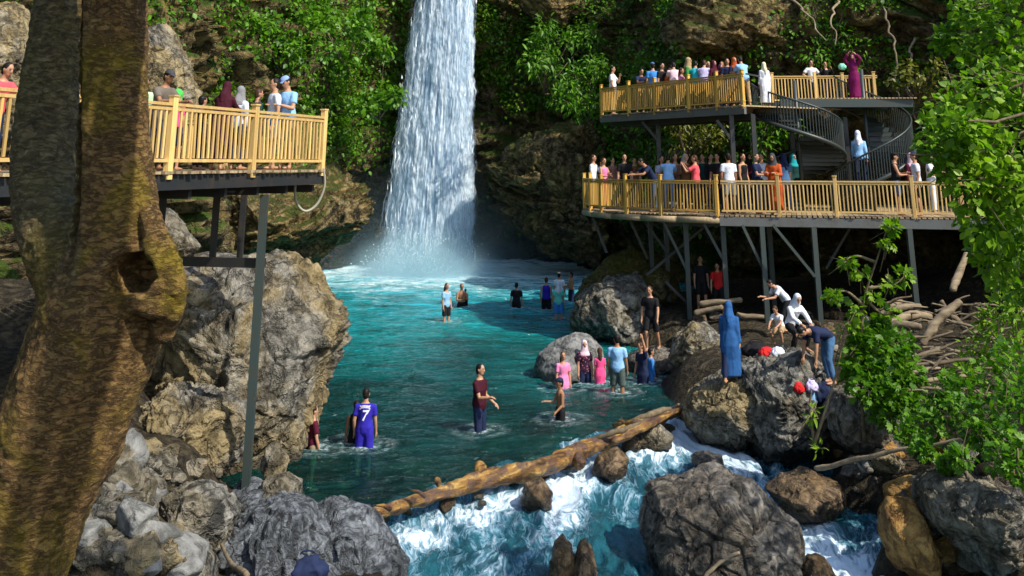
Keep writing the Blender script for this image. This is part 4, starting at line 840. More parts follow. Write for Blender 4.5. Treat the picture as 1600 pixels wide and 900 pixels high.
# ================================================================== people
def cloth_mat(name, c, rough=.8):
    m = NT(name); p = m.obj(); f = m.noise(p, 7, 4, .6, .6)
    col = m.mix(m.ramp(f, [(.3, 0.0), (.7, 1.0)]), tuple(x * .82 for x in c), tuple(min(x * 1.12, .95) for x in c))
    return m.done(m.bsdf(col, rough, m.bump(f, .5, .03), .15))
CLOTH = dict(white=(.74, .75, .78), palewhite=(.62, .66, .74), black=(.012, .012, .014), navy=(.014, .022, .06), royal=(.028, .020, .33), blue=(.05, .24, .62), skyblue=(.25, .46, .72), denim=(.06, .14, .27), abaya=(.022, .090, .25),
             maroon=(.075, .008, .022), plum=(.16, .008, .075), crimson=(.42, .02, .06), red=(.55, .02, .02), coral=(.70, .09, .11), pink=(.78, .22, .42), hotpink=(.85, .08, .25), palepink=(.72, .50, .56), orange=(.42, .075, .015), tan=(.36, .25, .13), khaki=(.27, .20, .12), cream=(.66, .58, .42), greybrown=(.13, .11, .09), grey=(.20, .20, .21), darkgrey=(.05, .05, .055), green=(.04, .20, .05), brightgreen=(.06, .50, .08), mint=(.22, .58, .42), teal=(.02, .36, .42), palegreen=(.42, .58, .36), darkgreen=(.012, .05, .05), olive=(.12, .10, .045), greygreen=(.075, .10, .09), lavender=(.52, .47, .72), brown=(.14, .06, .025), palecap=(.22, .32, .55), darkmaroon=(.045, .006, .014), aqua=(.12, .60, .50))
CM = {k: cloth_mat('cloth_' + k, v) for k, v in CLOTH.items()}
def pattern_mat(name, kind, a, b, sc):
    m = NT(name); p = m.obj()
    if kind == 'stripe': f = m.ramp(m.n('TexWave', i_Vector=p, i_Scale=sc, bands_direction='Z').outputs[1], [(.45, 0.0), (.55, 1.0)])
    else: f = m.ramp(m.n('TexVoronoi', i_Vector=p, i_Scale=sc).outputs[0], [(.25, 1.0), (.4, 0.0)])
    n_ = m.noise(p, 7, 4); return m.done(m.bsdf(m.mix(f, a, b), .8, m.bump(n_, .5, .03), .15))
CM['floral'] = pattern_mat('cloth_floral', 'dots', (.03, .012, .03), (.40, .12, .18), 16)
CM['striped'] = pattern_mat('cloth_striped', 'stripe', (.62, .64, .70), (.06, .10, .25), 9)
CM['dotted'] = pattern_mat('cloth_dotted', 'dots', (.70, .70, .72), (.30, .34, .5), 14)
CM['check'] = pattern_mat('cloth_check', 'stripe', (.10, .09, .08), (.34, .12, .08), 12)
def skin_mat(name, c):
    m = NT(name); p = m.obj(); f = m.noise(p, 5, 3)
    return m.done(m.bsdf(m.mix(f, tuple(x * .85 for x in c), tuple(x * 1.12 for x in c)), .5, None, .35, Subsurface_Weight=.12, Subsurface_Radius=(.02, .008, .004), Subsurface_Scale=1.0))
SK = [skin_mat('skin_fair', (.52, .31, .21)), skin_mat('skin_medium', (.42, .22, .13)), skin_mat('skin_tan', (.30, .145, .075))]
HAIR = {k: cloth_mat('hair_' + k, c, .45) for k, c in dict(black=(.012, .010, .009), brown=(.055, .028, .014), grey=(.25, .24, .23)).items()}
m = NT('eye_dark'); EYE = m.done(m.bsdf((.02, .015, .012), .2)); m = NT('lips'); LIP = m.done(m.bsdf((.30, .09, .07), .5))
m = NT('white_print'); M['print'] = m.done(m.bsdf((.75, .75, .80), .7))
POSES = dict(
 stand=dict(arms=[((.16, .02, -1), (.05, .22, -1))] * 2, legs=[((.05, .04, -1), (.02, -.04, -1))] * 2),
 relaxed=dict(arms=[((.2, -.05, -1), (.0, .35, -1)), ((.15, .1, -1), (.05, .3, -1))], legs=[((.09, .10, -1), (.03, -.10, -1)), ((.04, -.02, -1), (.02, -.06, -1))]),
 rail=dict(lean=16, arms=[((.22, .75, -.85), (-.25, 1, .05))] * 2, legs=[((.06, .03, -1), (.02, -.05, -1)), ((.04, -.12, -1), (.02, -.12, -1))]),
 leanfar=dict(lean=38, arms=[((.25, .85, -.7), (-.35, 1, -.05))] * 2, legs=[((.06, .10, -1), (.02, -.05, -1)), ((.04, -.06, -1), (.02, -.12, -1))]),
 phone=dict(arms=[((.25, .8, -.5), (-.45, .6, .95))] * 2, legs=[((.05, .03, -1), (.02, -.04, -1))] * 2),
 lookphone=dict(lean=6, pitch=22, arms=[((.2, .35, -1), (-.4, 1, .25))] * 2, legs=[((.05, .03, -1), (.02, -.04, -1))] * 2),
 face=dict(arms=[((.25, .6, -.8), (-.5, .35, 1)), ((.15, .1, -1), (.0, .3, -1))], legs=[((.05, .03, -1), (.02, -.04, -1))] * 2),
 hips=dict(arms=[((.75, -.15, -.8), (-.85, .5, -.45)), ((.7, -.15, -.8), (-.85, .5, -.45))], legs=[((.1, .03, -1), (.04, -.04, -1))] * 2),
 reach=dict(arms=[((.12, .1, -1), (.1, .75, -.55)), ((.14, .45, -1), (.0, 1, .12))], legs=[((.06, .03, -1), (.02, -.04, -1)), ((.04, .08, -1), (.02, -.1, -1))]),
 reachup=dict(lean=4, arms=[((.3, .3, 1), (-.05, .25, 1)), ((.2, .1, -1), (.0, .3, -1))], legs=[((.08, .15, -1), (.03, -.15, -1)), ((.06, -.05, -1), (.02, -.1, -1))]),
 bothup=dict(arms=[((.4, .5, .55), (-.75, .1, .8)), ((.35, .5, .45), (-.65, .3, .9))], legs=[((.05, .03, -1), (.02, -.04, -1))] * 2),
 walk=dict(lean=5, arms=[((.16, .25, -1), (.0, .5, -1)), ((.16, -.25, -1), (.05, .05, -1))], legs=[((.04, -.28, -1), (.0, -.45, -1)), ((.04, .38, -1), (.0, -.05, -1))]),
 step=dict(lean=8, arms=[((.2, .3, -1), (.0, .5, -1)), ((.25, -.1, -1), (.05, .15, -1))], legs=[((.10, -.20, -1), (.05, -.50, -1)), ((.06, .45, -1), (.02, -.15, -1))]),
 bend=dict(lean=82, pitch=-5, arms=[((.10, .20, -1), (-.05, .12, -1)), ((.06, .30, -1), (-.05, .2, -1))], legs=[((.12, .30, -1), (.04, -.20, -1)), ((.10, .05, -1), (.04, -.22, -1))]),
 stoop=dict(lean=48, arms=[((.12, .8, -.9), (-.1, 1, -.1)), ((.12, .6, -1), (-.1, 1, .1))], legs=[((.12, .55, -1), (.04, -.5, -1)), ((.10, .35, -1), (.04, -.45, -1))]),
 crouch=dict(lean=28, arms=[((.15, .75, -.8), (-.25, .9, -.45))] * 2, legs=[((.28, 1, -.18), (-.05, -.35, -1)), ((.22, 1, -.35), (-.05, -.5, -1))]),
 sit=dict(lean=18, pitch=18, arms=[((.3, .45, -1), (-.2, .8, -.7)), ((.4, .15, -1), (.15, .3, -1))], legs=[((.22, 1, -.05), (.02, .25, -1)), ((.30, 1, .0), (-.02, .35, -1))]),
 hold=dict(arms=[((.2, .45, -1), (-.75, .8, .25)), ((.2, .35, -1), (-.8, .8, .05))], legs=[((.05, .03, -1), (.02, -.04, -1))] * 2),
 point=dict(arms=[((.15, .0, -1), (.02, .3, -1)), ((.4, .8, -.25), (.25, 1, .1))], legs=[((.05, .03, -1), (.02, -.04, -1))] * 2),
)
def person(label, loc, height, rz, pose='stand', top=('tee', 'white'), bottom=('trousers', 'navy'), hair=('short', 'black'), skin=1, fat=1.0, vox=.017, child=False, group=None, turn=0, print7=False):
    ps = POSES[pose]; s = height / 1.74; lean = R(ps.get('lean', 0)); fem = hair[0] in ('long', 'scarf', 'bun') 
    hs = 1.16 if child else 1.0; sw = (.155 if fem else .178) * (.92 if child else 1)
    f3 = lambda o, f, u, sd: Vector((sd * o, -f, u)).normalized()
    X, Yb = Vector((1, 0, 0)), Vector((0, 1, 0))
    # legs first, to find the pelvis height
    LJ = []
    for k, sd in ((0, 1), (1, -1)):
        th, sh = ps['legs'][k]; hip = Vector((sd * .09, 0, -.02)); kn = hip + f3(*th, sd) * .43; an = kn + f3(*sh, sd) * .41; LJ.append((hip, kn, an, sd))
    low = min(j[2].z for j in LJ) - .085; pel = Vector((0, 0, -low)); LJ = [(a + pel, b + pel, c + pel, sd) for a, b, c, sd in LJ]
    def up(h, back=0.0):                                       # point of the bent spine, with its local Y axis
        n = 8; p = pel.copy(); 
        for i in range(n):
            hh = h * (i + .5) / n; a = lean * min(max(hh + .08, 0) / .22, 1); p = p + Vector((0, -math.sin(a), math.cos(a))) * (h / n)
        a = lean * min(max(h + .08, 0) / .22, 1); return p, Vector((0, math.cos(a), math.sin(a))), a
    TR = [(-.10, .10, .085), (-.05, .155, .105), (.02, .17, .118), (.10, .155, .108), (.19, .138, .098), (.30, .152, .110), (.40, .165, .112), (.455, .150, .095), (.50, .095, .075), (.535, .058, .06), (.60, .054, .056)]
    if fem: TR = [(h, rx * (1.04 if h < .05 else .9), ry * (1.04 if .25 < h < .42 else 1)) for h, rx, ry in TR]
    def torso(V, Fc, inf, h0, h1, n=18):
        rings = []
        for h, rx, ry in TR:
            if h0 <= h <= h1:
                p, ya, a = up(h); k = fat if h < .4 else 1; rings.append((p, X, ya, rx * (1 + (k - 1) * .7) + inf, ry * k + inf))
        loft(V, Fc, rings, n); return rings
    AJ = []
    for k, sd in ((0, 1), (1, -1)):
        ua, fa = ps['arms'][k]; p, ya, a = up(.435); sh = p + X * (sd * sw); el = sh + f3(*ua, sd) * .285; wr = el + f3(*fa, sd) * .25; AJ.append((sh, el, wr, f3(*fa, sd), sd))
    V, Fc = [], []
    torso(V, Fc, 0, -.2, .7)
    for sh, el, wr, fd, sd in AJ:
        p, ya, a = up(.42); tube(V, Fc, [p + X * (sd * .06), sh.lerp(p, .25), sh, sh.lerp(el, .3), sh.lerp(el, .75), el, el.lerp(wr, .3), el.lerp(wr, .8), wr, wr + fd * .045, wr + fd * .085], [.05, .058, .056, .050, .044, .040, .041, .031, .027, .034, .026], 12)
    for hip, kn, an, sd in LJ:
        tube(V, Fc, [hip + Vector((0, 0, .05)), hip, hip.lerp(kn, .3), hip.lerp(kn, .75), kn, kn.lerp(an, .3), kn.lerp(an, .75), an, an - Vector((0, 0, .03))], [.075, .088, .082, .062, .054, .056, .041, .036, .038], 14)
        loft(V, Fc, [(an + Vector((0, .055 - t * .25, -.045 - .012 * t)), X, Vector((0, 0, 1)), rx, ry) for t, rx, ry in ((0, .02, .02), (.08, .036, .04), (.4, .038, .036), (.75, .043, .026), (1, .026, .014))], 12)
    hp, hya, ha = up(.66); pt = ha + R(ps.get('pitch', 0)); q = R(turn); 
    hx = Vector((math.cos(q), math.sin(q), 0)); fz = Vector((0, -math.sin(pt), math.cos(pt))); hy = fz.cross(hx).normalized(); hx = hy.cross(fz).normalized()
    hc = up(.60)[0] + fz * .085 * hs - hy * .018                        # head centre; the face looks along -hy
    ball(V, Fc, hc + fz * .012, .073 * hs, .092 * hs, .106 * hs, hx, hy, 16, 10)
    ball(V, Fc, hc - hy * .022 * hs - fz * .055 * hs, .053 * hs, .062 * hs, .058 * hs, hx, hy, 12, 8)
    tube(V, Fc, [hc - hy * .085 * hs + fz * .012, hc - hy * .105 * hs - fz * .022, hc - hy * .088 * hs - fz * .028], [.008, .016, .01], 8)
    for sd in (1, -1): ball(V, Fc, hc + hx * (sd * .075 * hs) + hy * .008, .012, .022, .032, hx, hy, 8, 6)
    v, f, nn = remesh(V, Fc, vox, 3, .4)
    V2, F2, mi = [], [], []
    def extra(fn, mat):
        b = len(F2); fn(); mi.extend([mat] * (len(F2) - b))
    for sh, el, wr, fd, sd in AJ:
        side = fd.cross(X); side = X.copy() if side.length < .2 else X - fd * X.dot(fd); side.normalize(); pn = fd.cross(side).normalized()
        if abs(fd.z) > .6: side, pn = pn, side
        if pn.dot(Vector((0, 0, -1))) < 0: pn = -pn
        w0 = wr + fd * .07
        for i, (o_, L) in enumerate(((-.027, .062), (-.009, .078), (.009, .074), (.026, .056))):
            b0 = w0 + side * o_; b1 = b0 + fd * (L * .5) + pn * .004; b2 = b0 + fd * (L * .85) + pn * (.016 + .004 * i); b3 = b0 + fd * L + pn * (.028 + .004 * i)
            extra(lambda: tube(V2, F2, [b0 - fd * .02, b1, b2, b3], [.0098, .0092, .008, .0062], 6), 0)
        t0 = wr + fd * .035 + side * (-.026 if sd > 0 else .026); sdv = side * (-1 if sd > 0 else 1)
        extra(lambda: tube(V2, F2, [t0, t0 + sdv * .024 + fd * .022, t0 + sdv * .034 + fd * .05 + pn * .006], [.0115, .010, .007], 6), 0)
    for sd in (1, -1):
        extra(lambda: ball(V2, F2, hc - hy * .083 * hs + hx * (sd * .030 * hs) + fz * .016 * hs, .013, .008, .008, hx, hy, 8, 5), 1)
        extra(lambda: tube(V2, F2, [hc - hy * .086 * hs + hx * (sd * .016) + fz * .036 * hs, hc - hy * .080 * hs + hx * (sd * .046) + fz * .036 * hs], [.005, .004], 5), 1)
    extra(lambda: ball(V2, F2, hc - hy * .081 * hs - fz * .056 * hs, .022, .008, .007, hx, hy, 8, 5), 2)
    T = Matrix.Translation(loc) @ Matrix.Rotation(R(rz), 4, 'Z') @ Matrix.Scale(s, 4)
    nb = len(v); allv = [tuple(x * s) for x in v] + [tuple(x * s) for x in V2]; allf = [tuple(x) for x in f] + [tuple(i + nb for i in x) for x in F2]
    me = py_mesh('person', allv, allf); 
    for mm in (SK[skin], EYE, LIP): me.materials.append(mm)
    me.polygons.foreach_set('material_index', np.r_[np.zeros(len(f), np.int32), np.array(mi, np.int32)])
    root = obj('person', me, None, label, 'person', group, None, loc); root.rotation_euler.z = R(rz)
    sd_ = abs(hash(label)) % 97 if False else (sum(map(ord, label)) % 97)
    def wear(name, V, Fc, mat, vx=.02, wr=.012, sm=3):
        v, f, nn = remesh(V, Fc, max(vx, vox), sm, .5)
        v = v + nn * (wr * (fbm(np.c_[v[:, 0] * 7, v[:, 1] * 7, v[:, 2] * (1.4 if name in ('robe', 'dress', 'skirt') else 5)] + sd_, 3)))[:, None]
        o = obj(name, np_mesh(name, v * s, f, mat) if isinstance(f, np.ndarray) else py_mesh(name, v * s, f, mat)); o.parent = root; return o, v * s, f
    kind, colr = top[0], CM[top[1]]
    shirt = None
    # lower garments
    bk = bottom[0]
    if bk in ('trousers', 'shorts') and kind != 'dress':
        V, Fc = [], []; torso(V, Fc, .010, -.2, .12)
        for hip, kn, an, sd in LJ:
            if bk == 'trousers': tube(V, Fc, [hip + Vector((0, 0, .05)), hip, hip.lerp(kn, .3), kn, kn.lerp(an, .4), kn.lerp(an, .93)], [.09, .104, .098, .074, .070, .062], 14)
            else: tube(V, Fc, [hip + Vector((0, 0, .05)), hip, hip.lerp(kn, .3), hip.lerp(kn, .92)], [.09, .106, .102, .092], 14)
        wear(bk, V, Fc, CM[bottom[1]])
    elif bk == 'skirt' and kind not in ('dress', 'robe'):
        V, Fc = [], []; zb_ = LJ[0][2].z + .05; rings = [(up(.12)[0], X, Yb, .155, .115), (pel + Vector((0, 0, 0)), X, Yb, .185, .14), (Vector((0, .0, pel.z * .5)), X, Yb, .20, .17), (Vector((0, 0, zb_)), X, Yb, .22, .2)]
        loft(V, Fc, rings[::-1], 18); wear('skirt', V, Fc, CM[bottom[1]])
    if kind in ('tee', 'long', 'tank', 'dress', 'robe', 'vest'):
        V, Fc = [], []; inf = .016 if kind != 'robe' else .03
        torso(V, Fc, inf, -.2 if kind != 'tank' else -.06, .505 if not fem else .49)
        if kind in ('dress', 'robe'):
            zb_ = min(LJ[0][2].z, LJ[1][2].z) + (.06 if kind == 'robe' else .34)
            cxy = Vector(((LJ[0][2].x + LJ[1][2].x) / 2, (LJ[0][1].y + LJ[1][1].y) / 2, 0))
            rings = [(up(.14)[0], X, up(.14)[1], .145 * fat + inf, .108 * fat + inf), (up(.02)[0], X, Yb, .175 * fat + inf, .125 * fat + inf), (pel.lerp(cxy + Vector((0, 0, zb_)), .18), X, Yb, .195 * fat + inf, .150 * fat + inf), (pel.lerp(cxy + Vector((0, 0, zb_)), .55), X, Yb, .170 * fat + inf, .135 * fat + inf), (cxy + Vector((0, 0, zb_)), X, Yb, .195 * fat + inf, .165 * fat + inf)]
            loft(V, Fc, rings[::-1], 20)
        for sh, el, wr, fd, sd in AJ:
            p, ya, a = up(.42)
            if kind in ('tee', 'dress'): tube(V, Fc, [p + X * (sd * .05), sh.lerp(p, .25), sh, sh.lerp(el, .3), sh.lerp(el, .66)], [.06, .074, .074, .070, .068], 12)
            elif kind in ('long', 'robe'): tube(V, Fc, [p + X * (sd * .05), sh.lerp(p, .25), sh, sh.lerp(el, .4), el, el.lerp(wr, .4), el.lerp(wr, .92)], [.06, .074, .073, .066, .060, .054, .048 if kind == 'long' else .062], 12)
        shirt = wear({'tee': 'shirt', 'long': 'shirt', 'tank': 'vest', 'vest': 'vest', 'dress': 'dress', 'robe': 'robe'}[kind], V, Fc, colr, wr=.026 if kind in ('robe', 'dress') else .012)
    # hair and head cover
    hk, hcol = hair; V, Fc = [], []
    if hk in ('short', 'long', 'cap', 'bun'):
        hm = HAIR[hcol] if hcol in HAIR else HAIR['black']
        ball(V, Fc, hc + hy * .016 + fz * .026 * hs, .080 * hs, .094 * hs, .102 * hs, hx, hy, 16, 10)
        ball(V, Fc, hc + hy * .045 - fz * .02 * hs, .070 * hs, .062 * hs, .085 * hs, hx, hy, 14, 8)
        if hk == 'long': tube(V, Fc, [hc + hy * .06, hc + hy * .085 - fz * .13, hc + hy * .10 - fz * .26, hc + hy * .095 - fz * .36], [.075, .078, .066, .03], 12)
        if hk == 'bun': ball(V, Fc, hc + hy * .11 + fz * .05, .042, .042, .042, n=10, m=6)
        wear('hair', V, Fc, hm, .014, .004, 2)
        if hk == 'cap':
            V, Fc = [], []; cen = hc + fz * .058 * hs; rg = []
            for t in np.linspace(0, 1, 6): rg.append((cen + fz * (.078 * hs * math.sin(t * 1.5)), hx, hy, .088 * hs * math.cos(t * 1.45), .104 * hs * math.cos(t * 1.45)))
            loft(V, Fc, rg, 16)
            loft(V, Fc, [(cen - hy * (.06 + .085 * t) - fz * (.018 * t), hx, fz, .075 * (1 - .45 * t * t), .007) for t in (0, .5, 1)], 12)
            wear('cap', V, Fc, CM[hcol] if hcol in CM else CM['black'], .012, .002, 1)
    elif hk == 'scarf':
        ball(V, Fc, hc + hy * .022 + fz * .018, .092 * hs, .104 * hs, .118 * hs, hx, hy, 16, 10)
        p1, ya, a = up(.44); loft(V, Fc, [(p1 + Vector((0, 0, -.05)), X, ya, .180, .135), (p1 + Vector((0, 0, .02)), X, ya, .165, .125), (p1 + Vector((0, 0, .06)), X, ya, .125, .11), (hc - fz * .09 + hy * .014, hx, hy, .098, .10), (hc - fz * .03 + hy * .022, hx, hy, .094, .098)], 16)
        tube(V, Fc, [hc + hy * .06 - fz * .06, hc + hy * .11 - fz * .2, p1 + ya * .14 - Vector((0, 0, .12))], [.07, .085, .04], 12)
        wear('headscarf', V, Fc, CM[hcol], .017, .006, 2)
    if print7 and shirt:
        V_, f_ = shirt[1], shirt[2]; tr = BVHTree.FromPolygons([tuple(x) for x in V_], [tuple(x) for x in f_])
        zz = pel.z + .27
        def stamp(name, text, z, size, shear=0.15):
            cu = bpy.data.curves.new(name, 'FONT'); cu.body = text; cu.size = size; cu.align_x = 'CENTER'; cu.align_y = 'CENTER'; cu.shear = shear; cu.resolution_u = 4; cu.offset = size * .018
            t = bpy.data.objects.new(name, cu); COL.objects.link(t); dg = bpy.context.evaluated_depsgraph_get(); dg.update(); mt = bpy.data.meshes.new_from_object(t.evaluated_get(dg)); bpy.data.objects.remove(t)
            bm = bmesh.new(); bm.from_mesh(mt); bmesh.ops.subdivide_edges(bm, edges=[e for e in bm.edges if e.calc_length() > .03], cuts=2)
            for x in bm.verts:                                  # seen from the wearer's back, +Y side, mirrored so that it reads
                px_, pz_ = -x.co.x * s, (z + x.co.y) * s; h = tr.ray_cast(Vector((px_, .6, pz_)), Vector((0, -1, 0)))
                x.co = Vector((px_, (h[0].y if h[0] else .15 * s) + .006, pz_))
            bmesh.ops.triangulate(bm, faces=bm.faces); bm.to_mesh(mt); bm.free(); mt.materials.clear(); mt.materials.append(M['print']); o = obj(name, mt); o.parent = root
        stamp('jersey_number', '7', zz, .30); stamp('jersey_name', 'RCNAL', zz + .185, .075, 0) if False else None
        V, Fc = [], []                                           # the illegible arched name above the number: a row of small strokes
        for i in range(9):
            x = (i - 4) * .026; z = (zz + .185 - .004 * (i - 4) ** 2 * .35); hgt = .026 + (.012 if i in (0, 8) else 0)
            for dx in (-.007, .007):
                b = len(V)
                for (ux, uz) in ((-.0035, -hgt), (.0035, -hgt), (.0035, hgt), (-.0035, hgt)):
                    px_, pz_ = (x + dx + ux) * s, (z + uz) * s; h = tr.ray_cast(Vector((px_, .6, pz_)), Vector((0, -1, 0))); V.append(Vector((px_, (h[0].y if h[0] else .15 * s) + .006, pz_)))
                Fc.append((b, b + 1, b + 2, b + 3))
            b = len(V)
            for (ux, uz) in ((-.009, hgt * .6), (.009, hgt * .6), (.009, hgt), (-.009, hgt)):
                px_, pz_ = (x + ux) * s, (z + uz) * s; h = tr.ray_cast(Vector((px_, .6, pz_)), Vector((0, -1, 0))); V.append(Vector((px_, (h[0].y if h[0] else .15 * s) + .007, pz_)))
            Fc.append((b, b + 1, b + 2, b + 3))
        o = obj('jersey_name', py_mesh('jersey_name', V, Fc, M['print'], False)); o.parent = root
    return root
PSHEIGHT = {}
def nominal(pose, child=False):                                 # standing top of a pose relative to 1.74
    ps = POSES[pose]; lg = []
    for th, sh in ps['legs']:
        a, b = Vector((th[0], -th[1], th[2])).normalized(), Vector((sh[0], -sh[1], sh[2])).normalized(); lg.append(-.02 + a.z * .43 + b.z * .41)
    p = -min(lg) + .085; l = R(ps.get('lean', 0)); return p + .08 + .60 * math.cos(l) + (.085 + .118) * math.cos(l + R(ps.get('pitch', 0))) - .02 * math.sin(l)
DECK_EDGES = [(ZL, LA, LB, li), (ZR, T_, arc[2], V3(.83, .55, 0)), (ZR, arc[2], K_, V3(.62, .78, 0)), (ZR, K_, R_, ri), (ZU, A_, B_, ui)]
def deck_person(label, px, head_py, d, z, rz, **k):
    for ez, a, b, inn in DECK_EDGES:                             # keep everybody inside the railing
        if ez != z: continue
        n_ = V3(-(b - a).y, (b - a).x, 0).normalized(); n_ = n_ if n_.dot(inn) > 0 else -n_
        for _ in range(60):
            p = V3(xat(px, d, z + .5), d, 0); t = (p - a).dot((b - a).normalized()); off = (p - a).dot(n_)
            if -.4 < t < (b - a).length + .4 and off < .36: d += .08
            else: break
    pose = k.get('pose', 'stand'); x = xat(px, d, z + 1.5); zt = at(px, head_py, d).z; h = 1.74 * (zt - z) / nominal(pose)
    lo, hi = (.9, 1.5) if k.get('child') else (1.5, 1.92); return person(label, (x, d, z), min(max(h, lo), hi), rz, **k)
def water_person(label, px, head_py, water_py, height, rz, **k):
    p = onz(px, water_py, .02); pose = k.get('pose', 'stand'); zt = at(px, head_py, p.y).z; return person(label, (p.x, p.y, zt - height * nominal(pose) / 1.74), height, rz, **k)
def rock_person(label, px, foot_py, d, height, rz, snap=True, **k):
    p = at(px, foot_py, d)
    if snap:
        z = ground_z(p.x, p.y, p.z + 2.0); p.z = z if abs(z - p.z) < .55 else p.z
    return person(label, p, height, rz, **k)
# ---- on the left deck
deck_person('man in dark cap and grey-brown tee leaning on the rail beside the trunk', 252, 104, 17.0, ZL, 60, pose='rail', top=('tee', 'greybrown'), bottom=('trousers', 'darkgrey'), hair=('cap', 'darkgrey'), skin=2, vox=.014)
deck_person('person in pale green top half hidden behind the right tree trunk', 226, 112, 17.6, ZL, 30, top=('tee', 'palegreen'), bottom=('trousers', 'khaki'), vox=.016)
deck_person('child in bright green headscarf and pink top behind the left rail', 280, 136, 17.9, ZL, 160, top=('tee', 'hotpink'), bottom=('shorts', 'navy'), hair=('scarf', 'brightgreen'), child=True, vox=.016)
deck_person('woman in dark maroon headscarf and robe, back turned, on the left deck', 349, 121, 18.2, ZL, 170, pose='rail', top=('robe', 'darkmaroon'), hair=('scarf', 'darkmaroon'), vox=.015)
deck_person('person in grey headscarf and white top on the left deck, next to the maroon robe', 377, 129, 19.6, ZL, 150, top=('long', 'palewhite'), hair=('scarf', 'grey'), vox=.016)
deck_person('person with brown hair and dark green top on the left deck', 404, 133, 19.8, ZL, 120, top=('tee', 'darkgreen'), hair=('short', 'brown'), vox=.016)
deck_person('dark-haired man in white tee standing behind the man in the blue cap', 430, 116, 19.6, ZL, -60, pose='relaxed', top=('tee', 'palewhite'), bottom=('shorts', 'denim'), vox=.015)
deck_person('man in pale blue cap and tee looking at his phone by the deck corner', 452, 114, 19.2, ZL, -30, pose='lookphone', top=('tee', 'skyblue'), bottom=('shorts', 'khaki'), hair=('cap', 'palecap'), skin=1, vox=.014)
deck_person('person in red top at the far left edge, behind the left trunk', 0, 150, 14.0, ZL, 70, pose='rail', top=('tee', 'coral'), bottom=('trousers', 'navy'), vox=.016)
# ---- on the upper deck
k = dict(vox=.02)
deck_person('man in white tee, hand at his face, at the upper deck left end', 957, 100, 39.6, ZU, 70, pose='face', top=('tee', 'white'), bottom=('trousers', 'khaki'), **k)
deck_person('man in dark navy tee leaning at the upper deck rail', 999, 105, 37.9, ZU, 20, pose='rail', top=('tee', 'navy'), hair=('short', 'black'), **k)
deck_person('man in vivid blue tee and blue cap seen from behind on the upper deck', 1020, 94, 36.9, ZU, 185, top=('tee', 'blue'), bottom=('trousers', 'khaki'), hair=('cap', 'denim'), **k)
deck_person('person in black right of the vivid blue tee on the upper deck', 1034, 95, 37.4, ZU, 40, top=('tee', 'black'), **k)
deck_person('man in pinkish white tee with his back turned on the upper deck', 1053, 93, 36.2, ZU, 175, pose='rail', top=('tee', 'palepink'), bottom=('trousers', 'khaki'), fat=1.1, **k)
deck_person('woman in brown-orange top beside the pinkish white tee on the upper deck', 1041, 103, 35.7, ZU, 120, pose='rail', top=('long', 'orange'), hair=('long', 'brown'), **k)
deck_person('woman in tan headscarf and green top on the upper deck', 1076, 86, 35.6, ZU, 60, top=('long', 'green'), hair=('scarf', 'tan'), **k)
deck_person('man in turquoise tee on the upper deck, between the green top and the lavender tee', 1086, 91, 35.0, ZU, 165, pose='rail', top=('tee', 'teal'), **k)
deck_person('person in lavender-white tee leaning on the upper deck rail', 1098, 90, 34.6, ZU, 150, pose='rail', top=('tee', 'lavender'), hair=('short', 'brown'), **k)
deck_person('woman in dark red headscarf on the upper deck', 1115, 91, 34.6, ZU, 40, top=('robe', 'maroon'), hair=('scarf', 'maroon'), **k)
deck_person('child in crimson top in front of the dark red headscarf on the upper deck', 1125, 99, 33.9, ZU, 30, top=('tee', 'crimson'), hair=('scarf', 'floral'), child=True, **k)
deck_person('person in navy top facing the camera on the upper deck', 1136, 88, 34.4, ZU, 0, top=('tee', 'navy'), **k)
deck_person('woman in orange-brown headscarf on the upper deck', 1147, 86, 34.6, ZU, 20, top=('long', 'navy'), hair=('scarf', 'orange'), **k)
deck_person('man in pale blue tee bending over the right end of the upper deck rail', 1161, 84, 33.4, ZU, 200, pose='rail', top=('tee', 'skyblue'), bottom=('trousers', 'tan'), fat=1.15, **k)
deck_person('woman in long white dress and cream headscarf on the stair landing', 1193, 101, 34.4, ZU, 190, top=('robe', 'white'), hair=('scarf', 'cream'), **k)
deck_person('bearded man in white tee at the back rail of the upper deck', 1267, 91, 39.4, ZC, 10, pose='hips', top=('tee', 'white'), bottom=('trousers', 'navy'), **k)
deck_person('woman in dark clothes, hands at her face, at the back rail of the upper deck', 1289, 93, 39.5, ZC, 0, pose='phone', top=('long', 'black'), hair=('long', 'brown'), **k)
deck_person('woman in long purple dress with raised arms at the top of the right spiral stair', 1332, 82, 37.4, ZC, -20, pose='bothup', top=('robe', 'plum'), hair=('scarf', 'plum'), **k)
# ---- on the lower deck
deck_person('woman in white blouse at the left tip of the lower deck', 927, 238, 37.6, ZR, 60, pose='face', top=('long', 'white'), bottom=('trousers', 'tan'), hair=('long', 'brown'), **k)
deck_person('woman in pink vest beside the white blouse at the left tip of the lower deck', 943, 243, 37.4, ZR, 40, pose='hold', top=('vest', 'pink'), bottom=('skirt', 'coral'), hair=('bun', 'brown'), **k)
deck_person('man in black tee standing alone at the left part of the lower deck', 976, 234, 37.4, ZR, 0, top=('tee', 'black'), bottom=('trousers', 'black'), **k)
deck_person('man in dark navy tee stooping with his forearms on the lower deck rail', 1020, 241, 34.7, ZR, -70, pose='leanfar', top=('tee', 'navy'), bottom=('trousers', 'denim'), skin=2, **k)
deck_person('man in pale blue shirt with his back turned on the lower deck', 1044, 237, 35.4, ZR, 170, pose='rail', top=('tee', 'skyblue'), bottom=('trousers', 'denim'), **k)
deck_person('person with brown hair and checked top on the lower deck', 1055, 231, 36.4, ZR, 20, pose='hold', top=('long', 'check'), hair=('long', 'brown'), **k)
deck_person('woman holding up a phone beside the coral tee on the lower deck', 1071, 235, 35.4, ZR, 60, pose='phone', top=('tee', 'brown'), hair=('long', 'grey'), **k)
